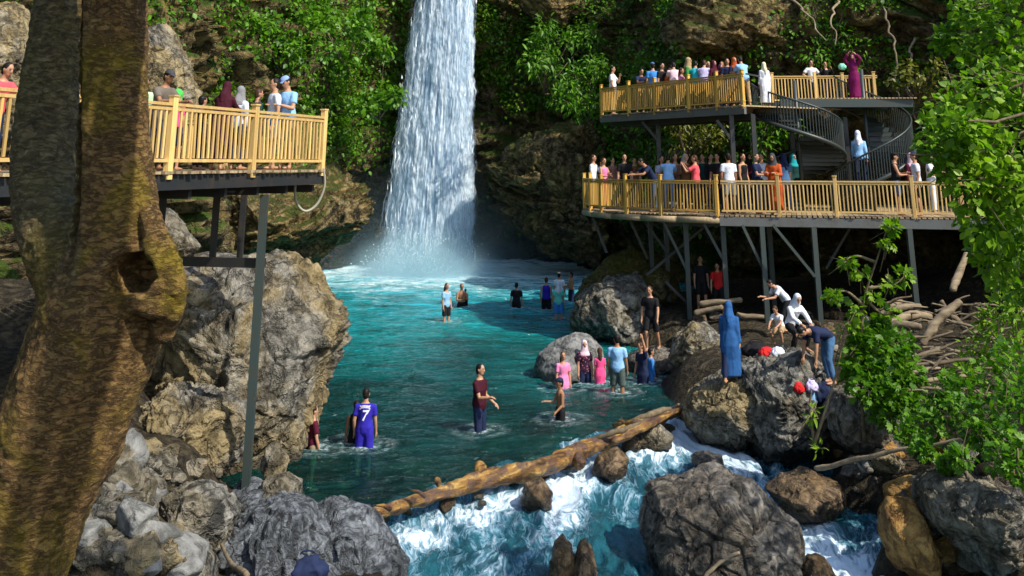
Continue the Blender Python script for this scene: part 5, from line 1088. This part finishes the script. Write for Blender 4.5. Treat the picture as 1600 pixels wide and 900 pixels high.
deck_person('woman in bright coral tee holding up her phone on the lower deck', 1086, 238, 34.4, ZR, -110, pose='phone', top=('tee', 'coral'), bottom=('trousers', 'black'), hair=('short', 'brown'), fat=1.12, **k)
deck_person('tall person dressed all in black behind the coral tee', 1110, 222, 35.8, ZR, 30, top=('long', 'black'), hair=('long', 'black'), **k)
deck_person('man in white tee with hand on the lower deck rail, back to the camera', 1138, 234, 33.7, ZR, 190, pose='relaxed', top=('tee', 'palewhite'), bottom=('shorts', 'grey'), skin=2, **k)
deck_person('brown-haired man in dark tee behind the white tee on the lower deck', 1140, 225, 36.2, ZR, 10, top=('tee', 'darkgrey'), hair=('short', 'brown'), **k)
deck_person('dark-haired woman in black top on the lower deck, left of the navy tees', 1160, 223, 34.6, ZR, 40, pose='relaxed', top=('tank', 'black'), hair=('long', 'black'), **k)
deck_person('man in dark navy tee with folded arms on the lower deck', 1181, 226, 33.9, ZR, 60, pose='hold', top=('tee', 'navy'), hair=('short', 'brown'), skin=1, **k)
deck_person('person in navy vest and white sleeve behind the orange-red dress', 1190, 229, 35.0, ZR, -30, pose='hold', top=('long', 'palewhite'), hair=('short', 'black'), **k)
deck_person('woman in orange-red dress and dark grey headscarf on the lower deck', 1209, 229, 33.2, ZR, -30, pose='lookphone', top=('robe', 'orange'), hair=('scarf', 'darkgrey'), **k)
deck_person('person in denim-blue tee before the left spiral stair', 1225, 219, 34.4, ZR, 200, top=('tee', 'denim'), bottom=('trousers', 'navy'), hair=('scarf', 'navy'), **k)
deck_person('person with pale scarf climbing the right spiral stair', 1341, 197, 35.2, ZR + .8, 160, pose='walk', top=('long', 'skyblue'), bottom=('trousers', 'navy'), hair=('scarf', 'palewhite'), **k)
deck_person('man in black tank top and black cap on the lower deck by the right stair', 1398, 217, 33.2, ZR, 70, pose='hold', top=('tank', 'black'), bottom=('shorts', 'denim'), hair=('cap', 'black'), skin=1, **k)
deck_person('man in white tee and dark cap facing left on the lower deck', 1430, 230, 32.4, ZR, -100, pose='relaxed', top=('tee', 'palewhite'), bottom=('shorts', 'black'), hair=('cap', 'navy'), **k)
deck_person('woman in faded pink headscarf behind the white tee and dark cap', 1424, 221, 34.6, ZR, 20, top=('long', 'maroon'), hair=('scarf', 'palepink'), **k)
deck_person('person in white tee partly behind leaves, lower deck right end', 1453, 223, 33.4, ZR, 60, pose='hold', top=('tee', 'white'), bottom=('trousers', 'palewhite'), **k)
deck_person('person in brown standing in shade at the back of the lower deck left part', 991, 243, 39.2, ZR, 10, top=('tee', 'brown'), hair=('short', 'brown'), **k)
deck_person('person in dark green behind the coral tee on the lower deck', 1098, 232, 36.6, ZR, -20, top=('tee', 'darkgreen'), **k)
deck_person('child in pink top low behind the upper deck rail, beside the pinkish tee', 1064, 104, 35.4, ZU, 60, top=('tee', 'pink'), hair=('long', 'brown'), child=True, **k)
deck_person('man in dark grey tee behind the lavender tee on the upper deck', 1106, 92, 36.2, ZU, 20, top=('tee', 'darkgrey'), **k)
deck_person('person in rust-brown top behind the crimson child on the upper deck', 1128, 93, 35.6, ZU, -20, top=('long', 'brown'), hair=('scarf', 'brown'), **k)
deck_person('man in black tee right of the tall person in black on the lower deck', 1121, 232, 35.2, ZR, -30, pose='relaxed', top=('tee', 'black'), **k)
deck_person('woman in maroon top between the black top and the navy tee on the lower deck', 1170, 233, 36.0, ZR, 20, top=('long', 'maroon'), hair=('scarf', 'black'), **k)
deck_person('person in checked shirt behind the woman at the left tip of the lower deck', 957, 243, 39.4, ZR, 30, top=('tee', 'check'), **k)
deck_person('person in striped top seen between the navy stooping man and the pale blue shirt', 1034, 240, 36.8, ZR, 10, top=('tee', 'striped'), hair=('long', 'black'), **k)
deck_person('woman in teal scarf beside the foot of the left spiral stair', 1240, 226, 36.2, ZR, 30, top=('long', 'darkgreen'), hair=('scarf', 'teal'), **k)
deck_person('child in dark clothes behind the left deck rail, beside the maroon robe', 318, 146, 18.6, ZL, 140, top=('tee', 'black'), child=True, vox=.017)
# ---- in the pool
water_person('man in royal blue jersey number 7 standing knee-deep, back turned', 569, 600, 697, 1.70, 180, pose='relaxed', top=('tee', 'royal'), bottom=('shorts', 'royal'), vox=.011, print7=True)
water_person('dark-haired boy mostly hidden in front of the blue jersey', 555, 620, 690, 1.5, 190, top=('tank', 'black'), bottom=('shorts', 'black'), vox=.015, skin=2)
water_person('person in maroon top half hidden behind the huge left boulder', 487, 628, 700, 1.6, 120, pose='relaxed', top=('tee', 'maroon'), bottom=('shorts', 'khaki'), vox=.015)
water_person('bearded man in dark maroon tee reaching one arm forward in the pool', 749, 562, 672, 1.84, 62, pose='reach', top=('tee', 'darkmaroon'), bottom=('trousers', 'navy'), hair=('short', 'black'), skin=1, fat=1.12, vox=.011)
water_person('woman in pale blue top and dark shorts wading near the fall', 697, 439, 502, 1.66, 45, top=('tee', 'skyblue'), bottom=('shorts', 'black'), hair=('long', 'brown'), vox=.016)
water_person('bare-chested man carrying a small child in the pool', 721, 440, 479, 1.74, 20, pose='hold', top=('none', 'white'), bottom=('shorts', 'black'), hair=('short', 'brown'), skin=2, vox=.016)
water_person('small bare child held by the bare-chested man in the pool', 727, 450, 478, .95, 200, top=('none', 'white'), bottom=('shorts', 'black'), hair=('short', 'brown'), skin=2, child=True, vox=.016)
water_person('man in black tee standing thigh-deep alone in the middle of the pool', 807, 438, 480, 1.72, 170, pose='hips' if False else 'relaxed', top=('tee', 'black'), bottom=('trousers', 'black'), vox=.016)
water_person('person in indigo vest with arms out wading by the tilted boulder', 854, 430, 484, 1.74, 175, pose='relaxed', top=('tank', 'royal'), bottom=('shorts', 'black'), hair=('short', 'brown'), vox=.016)
water_person('man in white tee behind the aqua top near the tilted boulder', 874, 422, 472, 1.76, 160, pose='relaxed', top=('tee', 'white'), hair=('cap', 'cream'), vox=.017)
water_person('woman in aqua green tee with white headscarf and blue shorts', 873, 436, 498, 1.66, 175, top=('tee', 'aqua'), bottom=('shorts', 'blue'), hair=('scarf', 'palewhite'), vox=.015)
water_person('bare-chested man with arm raised beside the tilted boulder', 893, 422, 470, 1.74, -70, pose='hold', top=('none', 'white'), bottom=('shorts', 'navy'), skin=2, vox=.017)
water_person('girl in pink dress and sunglasses standing in the pool', 880, 545, 606, 1.55, 15, top=('dress', 'pink'), hair=('long', 'brown'), vox=.013)
water_person('woman in pale pink headscarf and dark patterned vest by the rounded boulder', 914, 527, 596, 1.64, 10, top=('tee', 'floral'), bottom=('trousers', 'navy'), hair=('scarf', 'palepink'), vox=.014)
water_person('long-haired child in hot pink dress with her back to the camera', 938, 541, 598, 1.30, 185, top=('dress', 'hotpink'), hair=('long', 'brown'), child=True, vox=.014)
water_person('man in pale blue tee and grey-green shorts, back turned', 966, 517, 613, 1.78, 165, turn=35, pose='relaxed', top=('tee', 'skyblue'), bottom=('shorts', 'greygreen'), skin=2, vox=.012)
water_person('bare-chested boy in dark cap and black shorts reaching out to the left', 876, 588, 655, 1.42, -70, pose='reach', top=('none', 'white'), bottom=('shorts', 'black'), hair=('cap', 'navy'), skin=2, child=True, vox=.012)
water_person('woman in navy dress with her arm raised at the water edge', 1005, 530, 597, 1.6, -60, pose='reachup', top=('dress', 'navy'), hair=('short', 'brown'), vox=.014)
water_person('child in bright blue cape beside the navy dress', 1018, 541, 594, 1.35, 100, top=('long', 'blue'), bottom=('skirt', 'blue'), hair=('short', 'black'), child=True, vox=.014)
# ---- on the rocks and under the decks
rock_person('man in black tee and shorts stepping off the rocks at the water edge', 1019, 545, 31.0, 1.80, -20, pose='step', top=('tee', 'black'), bottom=('shorts', 'black'), hair=('short', 'brown'), vox=.013)
rock_person('woman in long blue robe and headscarf standing on the pale boulder', 1143, 580, 24.0, 1.70, 160, pose='walk', bottom=('trousers', 'navy'), top=('robe', 'abaya'), hair=('scarf', 'abaya'), vox=.011, fat=1.08)
rock_person('woman in white top and white headscarf sitting on top of the furrowed boulder', 1240, 553, 24.6, 1.66, 20, pose='crouch', top=('long', 'white'), bottom=('trousers', 'black'), hair=('scarf', 'palewhite'), vox=.012)
rock_person('person in dark navy top and jeans bending down behind the furrowed boulder', 1299, 600, 23.2, 1.74, -70, snap=False, pose='bend', top=('tee', 'navy'), bottom=('trousers', 'denim'), skin=1, vox=.012)
rock_person('man in white tee stooping to the left under the right decks', 1230, 498, 31.2, 1.72, -75, snap=True, pose='stoop', top=('tee', 'palewhite'), bottom=('trousers', 'black'), vox=.014)
rock_person('person in black standing between the deck legs', 1097, 479, 35.2, 1.74, 0, pose='relaxed', top=('tee', 'black'), bottom=('shorts', 'black'), vox=.017)
rock_person('person in red top raising one arm between the deck legs', 1124, 481, 34.9, 1.62, -20, pose='reachup', top=('tee', 'red'), bottom=('shorts', 'black'), vox=.017)
rock_person('brown-haired child crouching behind the woman in white', 1221, 540, 26.5, 1.2, -40, snap=False, pose='crouch', top=('tee', 'white'), bottom=('shorts', 'tan'), hair=('short', 'brown'), child=True, vox=.014)
# ---- things people brought
def bag(label, c, dims, mat, seed, cat='bag', name='bag', handle=False):
    u, f = ICO[4]; v = np.sign(u) * np.abs(u) ** .75 * np.array(dims); v += u * (.45 * min(dims) * fbm(u * 1.8 + seed, 4) + .30 * min(dims) * fbm(u * 2.6 + seed, 3, True))[:, None]
    v[:, :2] *= (1 - .25 * sstep(0, dims[2], v[:, 2]))[:, None]
    o = obj(name, np_mesh(name, v, f, CM[mat]), None, label, cat, None, None, c)
    if handle:
        V, Fc = [], []; P = [V3(-dims[0] * .5, 0, dims[2] * .9), V3(-dims[0] * .3, 0, dims[2] * 1.5), V3(dims[0] * .3, 0, dims[2] * 1.5), V3(dims[0] * .5, 0, dims[2] * .9)]; P = catmull([p[:] for p in P], 5); tube(V, Fc, P, [.012] * len(P), 6); h = obj('handle', py_mesh('handle', V, Fc, CM[mat])); h.parent = o
    return o
bag('crumpled red bag left of the white bag on top of the furrowed boulder', on_rock(1198, 552), (.17, .14, .11), 'red', 1)
bag('crumpled white bag beside the woman in white', on_rock(1216, 551), (.15, .12, .10), 'palewhite', 2)
bag('black bag lying behind the feet of the woman in blue', at(1182, 547, 25.4), (.34, .22, .15), 'black', 3, handle=True)
bag('small red bundle on the right flank of the furrowed boulder', on_rock(1248, 606), (.10, .09, .09), 'red', 4, 'bundle', 'bundle')
bag('pale lavender cloth bundle on the right flank of the furrowed boulder', on_rock(1267, 603), (.12, .10, .11), 'lavender', 5, 'bundle', 'bundle')
bag('pale blue plastic bag hanging below the lavender bundle', on_rock(1268, 619), (.10, .08, .16), 'skyblue', 6)
bag('dark blue bundle behind the pale blue bag', on_rock(1286, 614), (.20, .16, .20), 'navy', 7, 'bundle', 'bundle')
bag('dark blue rucksack on the blue-grey boulder at the bottom edge', on_rock(480, 892), (.26, .18, .16), 'navy', 8, 'rucksack', 'rucksack', True)
bag('mint green bag held beside the purple dress', at(1316, 104, 37.2), (.13, .08, .11), 'mint', 9)
# ================================================================== leaves and plants
def leaf_shape(kind):
    if kind == 0: V = [(0, 0, 0), (.28, .3, .05), (.34, .55, .03), (0, 1, -.10), (-.34, .55, .03), (-.28, .3, .05), (0, .5, -.02)]; Fc = [(0, 1, 6), (1, 2, 6), (2, 3, 6), (3, 4, 6), (4, 5, 6), (5, 0, 6)]
    elif kind == 1: V = [(0, 0, 0), (.18, .35, .05), (.16, .7, .02), (0, 1.05, -.12), (-.16, .7, .02), (-.18, .35, .05), (0, .5, -.02)]; Fc = [(0, 1, 6), (1, 2, 6), (2, 3, 6), (3, 4, 6), (4, 5, 6), (5, 0, 6)]
    else:                                                       # lobed, fig or plane like
        V = [(0, 0, 0), (.30, .10, .03), (.52, .42, -.03), (.26, .46, .03), (.30, .80, -.03), (.10, .68, .02), (0, 1.0, -.08), (-.10, .68, .02), (-.30, .80, -.03), (-.26, .46, .03), (-.52, .42, -.03), (-.30, .10, .03), (0, .42, -.03)]
        Fc = [(i, (i + 1) % 12, 12) for i in range(12)]
    return np.array(V, float), np.array(Fc)
LEAFS = [leaf_shape(k) for k in range(3)]
def leaves_mesh(name, pos, dirs, nrm, size, kind, mat, r_):
    lv, lf = LEAFS[kind]; n = len(pos); d = dirs / np.linalg.norm(dirs, axis=1)[:, None]
    x = np.cross(d, nrm); x /= np.linalg.norm(x, axis=1)[:, None] + 1e-9; z = np.cross(x, d)
    s = size * r_.uniform(.35, 1.3, n)
    v = pos[:, None] + s[:, None, None] * (lv[None, :, 0:1] * x[:, None] + lv[None, :, 1:2] * d[:, None] + lv[None, :, 2:3] * z[:, None] * r_.uniform(.4, 2.6, n)[:, None, None])
    return np_mesh(name, v.reshape(-1, 3), (lf[None] + len(lv) * np.arange(n)[:, None, None]).reshape(-1, 3), mat, True)
def clump_leaves(r_, centres, radii, n, droop=.3):
    c = r_.integers(0, len(centres), n); u = r_.normal(size=(n, 3)); u /= np.linalg.norm(u, axis=1)[:, None]; q = r_.random(n) ** .45
    pos = np.array(centres)[c] + u * (np.array(radii)[c] * q)[:, None]
    d = u + r_.normal(size=(n, 3)) * .7; d[:, 2] -= droop; nr = r_.normal(size=(n, 3)) * .55 + np.array([.15, -.35, 1.0]); return pos, d, nr
def branch_tree(r_, start, pts, thick):
    V, Fc = [], []; P = catmull([p[:] for p in [start] + pts], 6); tube(V, Fc, P, np.linspace(thick, thick * .25, len(P)), 8); return V, Fc, P
def leaf_objects(root, pos, d, nr, size, kind, mat, r_, nobj, name='leaf'):
    order = np.argsort(pos[:, 1]); a, b = order[:nobj], order[nobj:]
    lv, lf = LEAFS[kind]; shared = [py_mesh('leaf', lv * np.array([1, 1, k]), lf, mat) for k in (.6, 1.4, 2.4)]
    for i in a:
        dd = Vector(d[i]).normalized(); x = dd.cross(Vector(nr[i])).normalized(); z = x.cross(dd); s = size * r_.uniform(.5, 1.35)
        o = obj(name, shared[int(r_.integers(0, 3))], root, loc=pos[i]); o.rotation_euler = Matrix((x, dd, z)).transposed().to_euler(); o.scale = (s, s, s)
    if len(b): obj('foliage', leaves_mesh('foliage', pos[b], d[b], nr[b], size, kind, mat, r_), root, kind='stuff', loc=(0, 0, 0))
def spray(r_, P, n, spread, length):                            # leaf positions along twigs growing from a branch
    P = np.array(P); i = r_.integers(len(P) // 4, len(P), n); return P[i] + r_.normal(size=(n, 3)) * spread
# ---- tree reaching in from the right edge
def right_tree():
    r_ = np.random.default_rng(3); base = V3(7.6, 11.0, ground_z(7.6, 11.0)); root = thing('broadleaf_tree', 'bright green leafy tree reaching in from the right edge', 'tree', base)
    V, Fc = [], []; top = V3(7.9, 11.6, 9.5); P = catmull([base[:], (7.5, 11.2, 3.5), (7.8, 11.5, 6.5), top[:]], 6); tube(V, Fc, P, np.linspace(.2, .09, len(P)), 12); obj('trunk', py_mesh('trunk', V, Fc, M['twig']), root, loc=(0, 0, 0))
    tw_v, tw_f = [], []; cen, rad = [], []
    spec = [((1470, 215), 11.6, .40), ((1500, 170), 11.8, .5), ((1545, 140), 11.8, .55), ((1490, 255), 11.3, .38), ((1540, 230), 11.4, .5), ((1590, 200), 11.6, .6), ((1520, 290), 11.1, .42), ((1570, 300), 11.2, .5), ((1540, 345), 11.2, .4), ((1585, 370), 11.4, .45), ((1555, 400), 11.8, .36), ((1600, 270), 11.0, .5), ((1595, 90), 12.4, .5), ((1575, 40), 12.8, .5), ((1520, 20), 13.4, .4), ((1480, 60), 13.6, .26), ((1600, -20), 12.6, .6), ((1530, 80), 13.0, .34), ((1640, 150), 11.5, .7), ((1650, 330), 11.3, .7), ((1590, 440), 12.2, .4), ((1640, 440), 12.0, .5), ((1505, 205), 11.0, .3)]
    for (px, py), d, rr in spec:
        c = at(px, py, d); c0 = P[min(int((c.z - base.z) / (top.z - base.z) * (len(P) - 1)), len(P) - 1)]; mid = Vector(c0).lerp(c, .5) + V3(0, 0, .15)
        tube(tw_v, tw_f, catmull([tuple(c0), mid[:], c[:]], 5), np.linspace(.045, .008, 11), 6); cen.append(c[:]); rad.append(rr * .74)
        for j in range(5):
            e = c + Vector(r_.normal(size=3)) * rr * .6; tube(tw_v, tw_f, [mid.lerp(c, .7), c.lerp(e, .5) + V3(0, 0, .03), e], [.012, .008, .004], 5)
    for j in range(14):                                         # the rest of the crown, right of the picture
        c = V3(r_.uniform(8.0, 11.0), r_.uniform(11.0, 15.0), r_.uniform(5.5, 11.0)); c0 = Vector(P[min(int((c.z - .6 - base.z) / (top.z - base.z) * (len(P) - 1)), len(P) - 1)]); tube(tw_v, tw_f, catmull([c0[:], (c0.lerp(c, .5) + V3(0, 0, .2))[:], c[:]], 4), np.linspace(.04, .008, 9), 6); cen.append(c[:]); rad.append(.62)
    obj('branches', py_mesh('branches', tw_v, tw_f, M['twig']), root, loc=(0, 0, 0))
    pos, d, nr = clump_leaves(r_, cen, rad, 8600, .3); nr += r_.normal(size=nr.shape) * .45; leaf_objects(root, pos, d, nr, .112, 0, M['leaf_bright'], r_, 280)
right_tree()
# ---- bush and sapling in the middle right
def bush(label, stems, clumps, n, size, kind, mat, seed, base, cat='bush', name='leafy_bush', nobj=90, droop=.2):
    K = 1.14; stems = [[(x, y, q * K) for x, y, q in t] for t in stems]; clumps = [(x, y, q * K, w * K) for x, y, q, w in clumps]; size *= K; base = V3(*base); bq = base - V3(0, 0, CH); base = V3(0, 0, CH) + bq * K
    r_ = np.random.default_rng(seed); root = thing(name, label, cat, base)
    V, Fc = [], []
    for s in stems:
        P = catmull([at(x, y, dd)[:] for x, y, dd in s], 5); tube(V, Fc, P, np.linspace(.035, .008, len(P)), 7)
    cen = [at(x, y, d)[:] for x, y, d, r in clumps]; rad = [r for *_, r in clumps]
    for c in cen:
        for j in range(3):
            e = Vector(c) + Vector(r_.normal(size=3)) * .22; tube(V, Fc, [Vector(base).lerp(Vector(c), .75), Vector(c), e], [.012, .008, .004], 5)
    obj('stems', py_mesh('stems', V, Fc, M['twig']), root, loc=(0, 0, 0))
    pos, d, nr = clump_leaves(r_, cen, rad, n, droop); leaf_objects(root, pos, d, nr, size, kind, mat, r_, nobj)
bush('dense leafy bush growing over the grey boulder below the sapling', [[(1360, 680, 18.5), (1370, 610, 18.2), (1380, 540, 18)], [(1350, 690, 18.5), (1345, 600, 18), (1340, 560, 17.8)]],
     [(1340, 570, 18, .32), (1370, 545, 18, .36), (1400, 560, 18.2, .34), (1355, 600, 17.9, .36), (1390, 600, 18, .40), (1420, 590, 18.4, .28), (1385, 640, 18, .30), (1405, 540, 18.4, .26), (1345, 530, 18, .22), (1415, 625, 18.2, .26), (1375, 515, 18.2, .2)], 2300, .13, 2, M['leaf_mid'], 4, at(1360, 690, 18.5))
bush('tall thin sapling with sparse pale leaves in front of the dark space under the deck', [[(1345, 560, 18), (1350, 470, 17.8), (1372, 400, 17.6), (1392, 340, 17.4)], [(1352, 480, 17.8), (1322, 455, 17.6), (1300, 462, 17.6)], [(1355, 450, 17.8), (1395, 445, 17.8), (1415, 430, 17.8)], [(1368, 410, 17.7), (1340, 400, 17.6), (1322, 405, 17.5)], [(1355, 470, 17.8), (1380, 490, 17.9), (1410, 480, 18)]],
     [(1303, 462, 17.6, .12), (1322, 408, 17.5, .12), (1345, 425, 17.6, .15), (1385, 380, 17.4, .10), (1394, 355, 17.4, .08), (1412, 432, 17.8, .14), (1390, 446, 17.8, .12), (1362, 460, 17.8, .18), (1340, 480, 17.8, .18), (1355, 510, 17.9, .22), (1330, 500, 17.9, .16), (1392, 488, 18, .14)], 290, .14, 2, M['leaf_bright'], 5, at(1345, 560, 18), 'sapling', 'sapling', 120)
bush('low leafy plants covering the right bank beyond the white stick', [[(1480, 700, 16.5), (1480, 640, 16.5)]],
     [(1420, 680, 16.6, .22), (1450, 660, 16.6, .3), (1490, 650, 16.5, .34), (1530, 640, 16.2, .36), (1570, 640, 16, .4), (1600, 620, 16, .4), (1510, 610, 17, .3), (1550, 590, 17, .34), (1590, 570, 17, .4), (1480, 610, 17, .22), (1440, 700, 16, .16), (1570, 690, 15.6, .28), (1600, 700, 15.4, .36), (1530, 680, 15.8, .2), (1460, 640, 17.2, .2)], 1800, .115, 2, M['leaf_mid'], 6, at(1500, 720, 16), 'plant', 'low_plant', 100)
bush('fern-like greenery beside the driftwood at the right edge', [[(1560, 560, 20), (1560, 500, 20)]],
     [(1520, 560, 21, .3), (1550, 540, 20.5, .36), (1585, 520, 20, .4), (1600, 480, 20, .4), (1570, 480, 21, .3), (1545, 500, 21.5, .22), (1600, 440, 20, .4), (1510, 590, 20, .24), (1560, 440, 22, .2), (1590, 560, 19, .4)], 1300, .15, 1, M['leaf_bright'], 7, at(1560, 570, 20), 'fern', 'fern', 60)
bush('slim forked shoot in front of the furrowed boulder', [[(1270, 700, 18.2), (1290, 640, 18), (1310, 570, 18), (1318, 520, 18)], [(1272, 690, 18.2), (1265, 640, 18.1), (1268, 610, 18)], [(1282, 660, 18.1), (1300, 640, 18)], [(1265, 650, 18.1), (1240, 690, 18.3)]], [(1272, 640, 18, .06), (1268, 655, 18, .06), (1278, 700, 18.1, .10), (1316, 520, 18, .08)], 46, .13, 1, M['leaf_bright'], 8, at(1270, 705, 18.2), 'shoot', 'shoot', 46)
bush('dark leafy mass at the bottom right corner of the bank', [[(1590, 740, 14.6), (1590, 700, 14.6)]], [(1595, 735, 14.6, .2), (1560, 715, 14.8, .2), (1500, 715, 15.4, .14), (1480, 725, 15.6, .1)], 300, .13, 2, M['leaf_mid'], 9, at(1590, 750, 14.6), 'plant', 'low_plant', 40)
bush('small tuft of green leaves on the ochre ledge beside the trunk', [[(210, 690, 17.6), (212, 665, 17.5)]], [(212, 668, 17.5, .14), (225, 655, 17.5, .1), (200, 680, 17.5, .12)], 120, .10, 1, M['leaf_mid'], 10, at(210, 692, 17.6), 'plant', 'low_plant', 40)
# ---- crown of the old tree, unseen above the frame, laid out to shade the trunk
def sun_gap(c):                                                 # gaps put into the unseen crown so the sun reaches stems and burl
    for p, w in ((V3(-2.35, 6.1, 6.3), 1.25), (V3(-2.3, 6.1, 5.5), 1.15), (V3(-2.0, 5.95, 4.75), .95)):
        q = Vector(c) - p
        if (q - SUN * q.dot(SUN)).length < w: return True
    return False
def crown():
    r_ = np.random.default_rng(12); cen, rad = [], []; V, Fc = [], []
    for k in range(34):
        x, y, z = r_.uniform(-6.0, 3.4), r_.uniform(-.5, 8.5), r_.uniform(8.2, 11.2)
        if z < CH + .20 * y + 1.6: z = CH + .20 * y + 1.6 + r_.random()
        if sun_gap((x, y, z)): continue
        cen.append((x, y, z)); rad.append(r_.uniform(.45, .9)); s = V3(-2.4, 6.3, 7.6) if k % 2 else V3(-2.9, 6.5, 7.6)
        c = Vector(cen[-1]); tube(V, Fc, catmull([s[:], (s.lerp(c, .5) + V3(0, 0, .5))[:], c[:]], 4), np.linspace(.09, .015, 9), 6)
    for k in range(34):                                         # unseen limbs added across the sun's rays to shade the lower trunk
        c = V3(r_.uniform(.9, 3.6), r_.uniform(.4, 3.6), r_.uniform(8.4, 10.2))
        if sun_gap(c): continue
        cen.append(c[:]); rad.append(r_.uniform(.4, .75)); s = V3(-2.4, 6.3, 7.6); tube(V, Fc, catmull([s[:], (s.lerp(c, .5) + V3(0, 0, .6))[:], c[:]], 4), np.linspace(.08, .015, 9), 6)
    obj('branches', py_mesh('branches', V, Fc, M['bark']), TREE, loc=(0, 0, 0))
    pos, d, nr = clump_leaves(r_, cen, rad, 10500, .3); obj('crown', leaves_mesh('crown', pos, d, nr, .17, 2, M['leaf_mid'], r_), TREE, kind='stuff', loc=(0, 0, 0))
crown()
# ---- greenery rooted on the gorge wall
def wall_green():
    r_ = np.random.default_rng(21); P, N = cliff_v, cliff_n; x, y, z = P.T
    dens = np.zeros(len(P)); n1 = fbm(P * .28 + 3, 4); n2 = fbm(P * .9 + 8, 3)
    def zone(x0, x1, y0, y1, z0, z1, w): 
        m = (x > x0) & (x < x1) & (y > y0) & (y < y1); return w * m * sstep(z0, z0 + 1.5, z) * (1 - sstep(z1 - 1.5, z1, z))
    left = zone(-16, -6.3, 42, 66, 5.6, 30, 1.0); rgt = zone(-2.2, 7, 48, 66, 8.2, 30, 1.1); mid = zone(4, 12, 42, 60, 2.5, 9.5, .75); farr = zone(7, 26, 30, 52, 8.5, 20, .85); rr = zone(15, 26, 12, 40, 3, 20, .9); ll = zone(-22, -13, 8, 40, 9, 30, .5); base = zone(-2, 8, 50, 66, .3, 6, .3)
    dens = (left + rgt + mid + farr + rr + ll + base) * sstep(-.26, .12, n1 + .35 * n2 + .25 * N[:, 2])
    p = dens / dens.sum(); 
    for nm, n, size, kind, mat, zz in (('wall_greenery', 165000, .23, 0, 'leaf_cliff', None), ('wall_moss_leaves', 40000, .16, 1, 'leaf_olive', None)):
        i = r_.choice(len(P), n, p=p); off = np.abs(r_.normal(size=n)) * (.30 + .5 * np.clip(n1[i], 0, 1)); pos = P[i] + N[i] * off[:, None] + r_.normal(size=(n, 3)) * .18
        d = N[i] * .7 + r_.normal(size=(n, 3)) * .7; d[:, 2] -= .55; nr = N[i] * .4 + r_.normal(size=(n, 3)) * .45 + np.array([0, -.1, .9])
        obj(nm, leaves_mesh(nm, pos, d, nr, size, kind, M[mat], r_), kind='stuff')
wall_green()
def wall_shrub(label, px, py, d, r0, n, size, mat, seed, kind=0, group=None):
    r_ = np.random.default_rng(seed); c = at(px, py, d); root = thing('shrub', label, 'shrub', c - V3(0, -.6, r0)); V, Fc = [], []; cen, rad = [], []
    for k in range(9):
        e = c + Vector(r_.normal(size=3)) * r0 * .62; cen.append(e[:]); rad.append(r0 * .42); tube(V, Fc, [root.location, root.location.lerp(e, .5) + V3(0, 0, .1), e], [.05, .03, .01], 5)
    obj('stems', py_mesh('stems', V, Fc, M['twig']), root, loc=(0, 0, 0)); pos, dd, nr = clump_leaves(r_, cen, rad, n, .5); obj('foliage', leaves_mesh('foliage', pos, dd, nr, size, kind, M[mat], r_), root, kind='stuff', loc=(0, 0, 0))
for k, (lab, px, py, d, r0, n, s, mt, kd) in enumerate([
 ('big bright leafy shrub on the cliff left of the waterfall top', 540, 60, 52, 1.7, 1100, .34, 'leaf_cliff', 0), ('leafy shrub on the cliff above the man in the blue cap', 440, 70, 47, 1.4, 800, .30, 'leaf_cliff', 0), ('low leafy shrub hanging under the dark wet rock left of the waterfall', 590, 150, 54, 1.3, 800, .30, 'leaf_cliff', 0),
 ('wide ferny shrub hanging on the cliff right of the waterfall', 850, 95, 56, 1.8, 1300, .34, 'leaf_cliff', 1), ('second ferny shrub on the right cliff, close to the upper deck', 915, 130, 52, 1.5, 1000, .30, 'leaf_cliff', 1), ('leafy shrub behind the heads on the upper deck', 1090, 100, 45.0, 1.0, 500, .26, 'leaf_cliff', 0),
 ('dark twiggy shrub behind the back rail of the upper deck', 1290, 40, 43, 1.5, 800, .24, 'leaf_cliff', 1), ('pale olive shrub on the slope above the right stair', 1440, 120, 38, .9, 400, .22, 'leaf_olive', 0), ('grassy green clump behind the left spiral stair', 1180, 215, 42, 1.3, 900, .30, 'leaf_mid', 1), ('green clump behind the posts of the upper deck', 1075, 210, 43.5, 1.3, 800, .26, 'leaf_olive', 1)]): wall_shrub(lab, px, py, d, r0, n, s, mt, 60 + k, kd)
for k, (a, b, c) in enumerate([((1236, 0), (1262, 30), (1290, 62)), ((1308, 0), (1300, 30), (1305, 70)), ((1380, 10), (1400, 90), (1395, 160)), ((1430, 60), (1420, 130), (1440, 200))]):
    stick('bare grey branch hanging down the cliff behind the right stair', [at(*a, 41), at(*b, 40), at(*c, 39.6)], [.05, .04, .02], 'drift', seed=80 + k, name='dead_branch', group='dead branches on the right cliff', cat='branch', wob=.15)
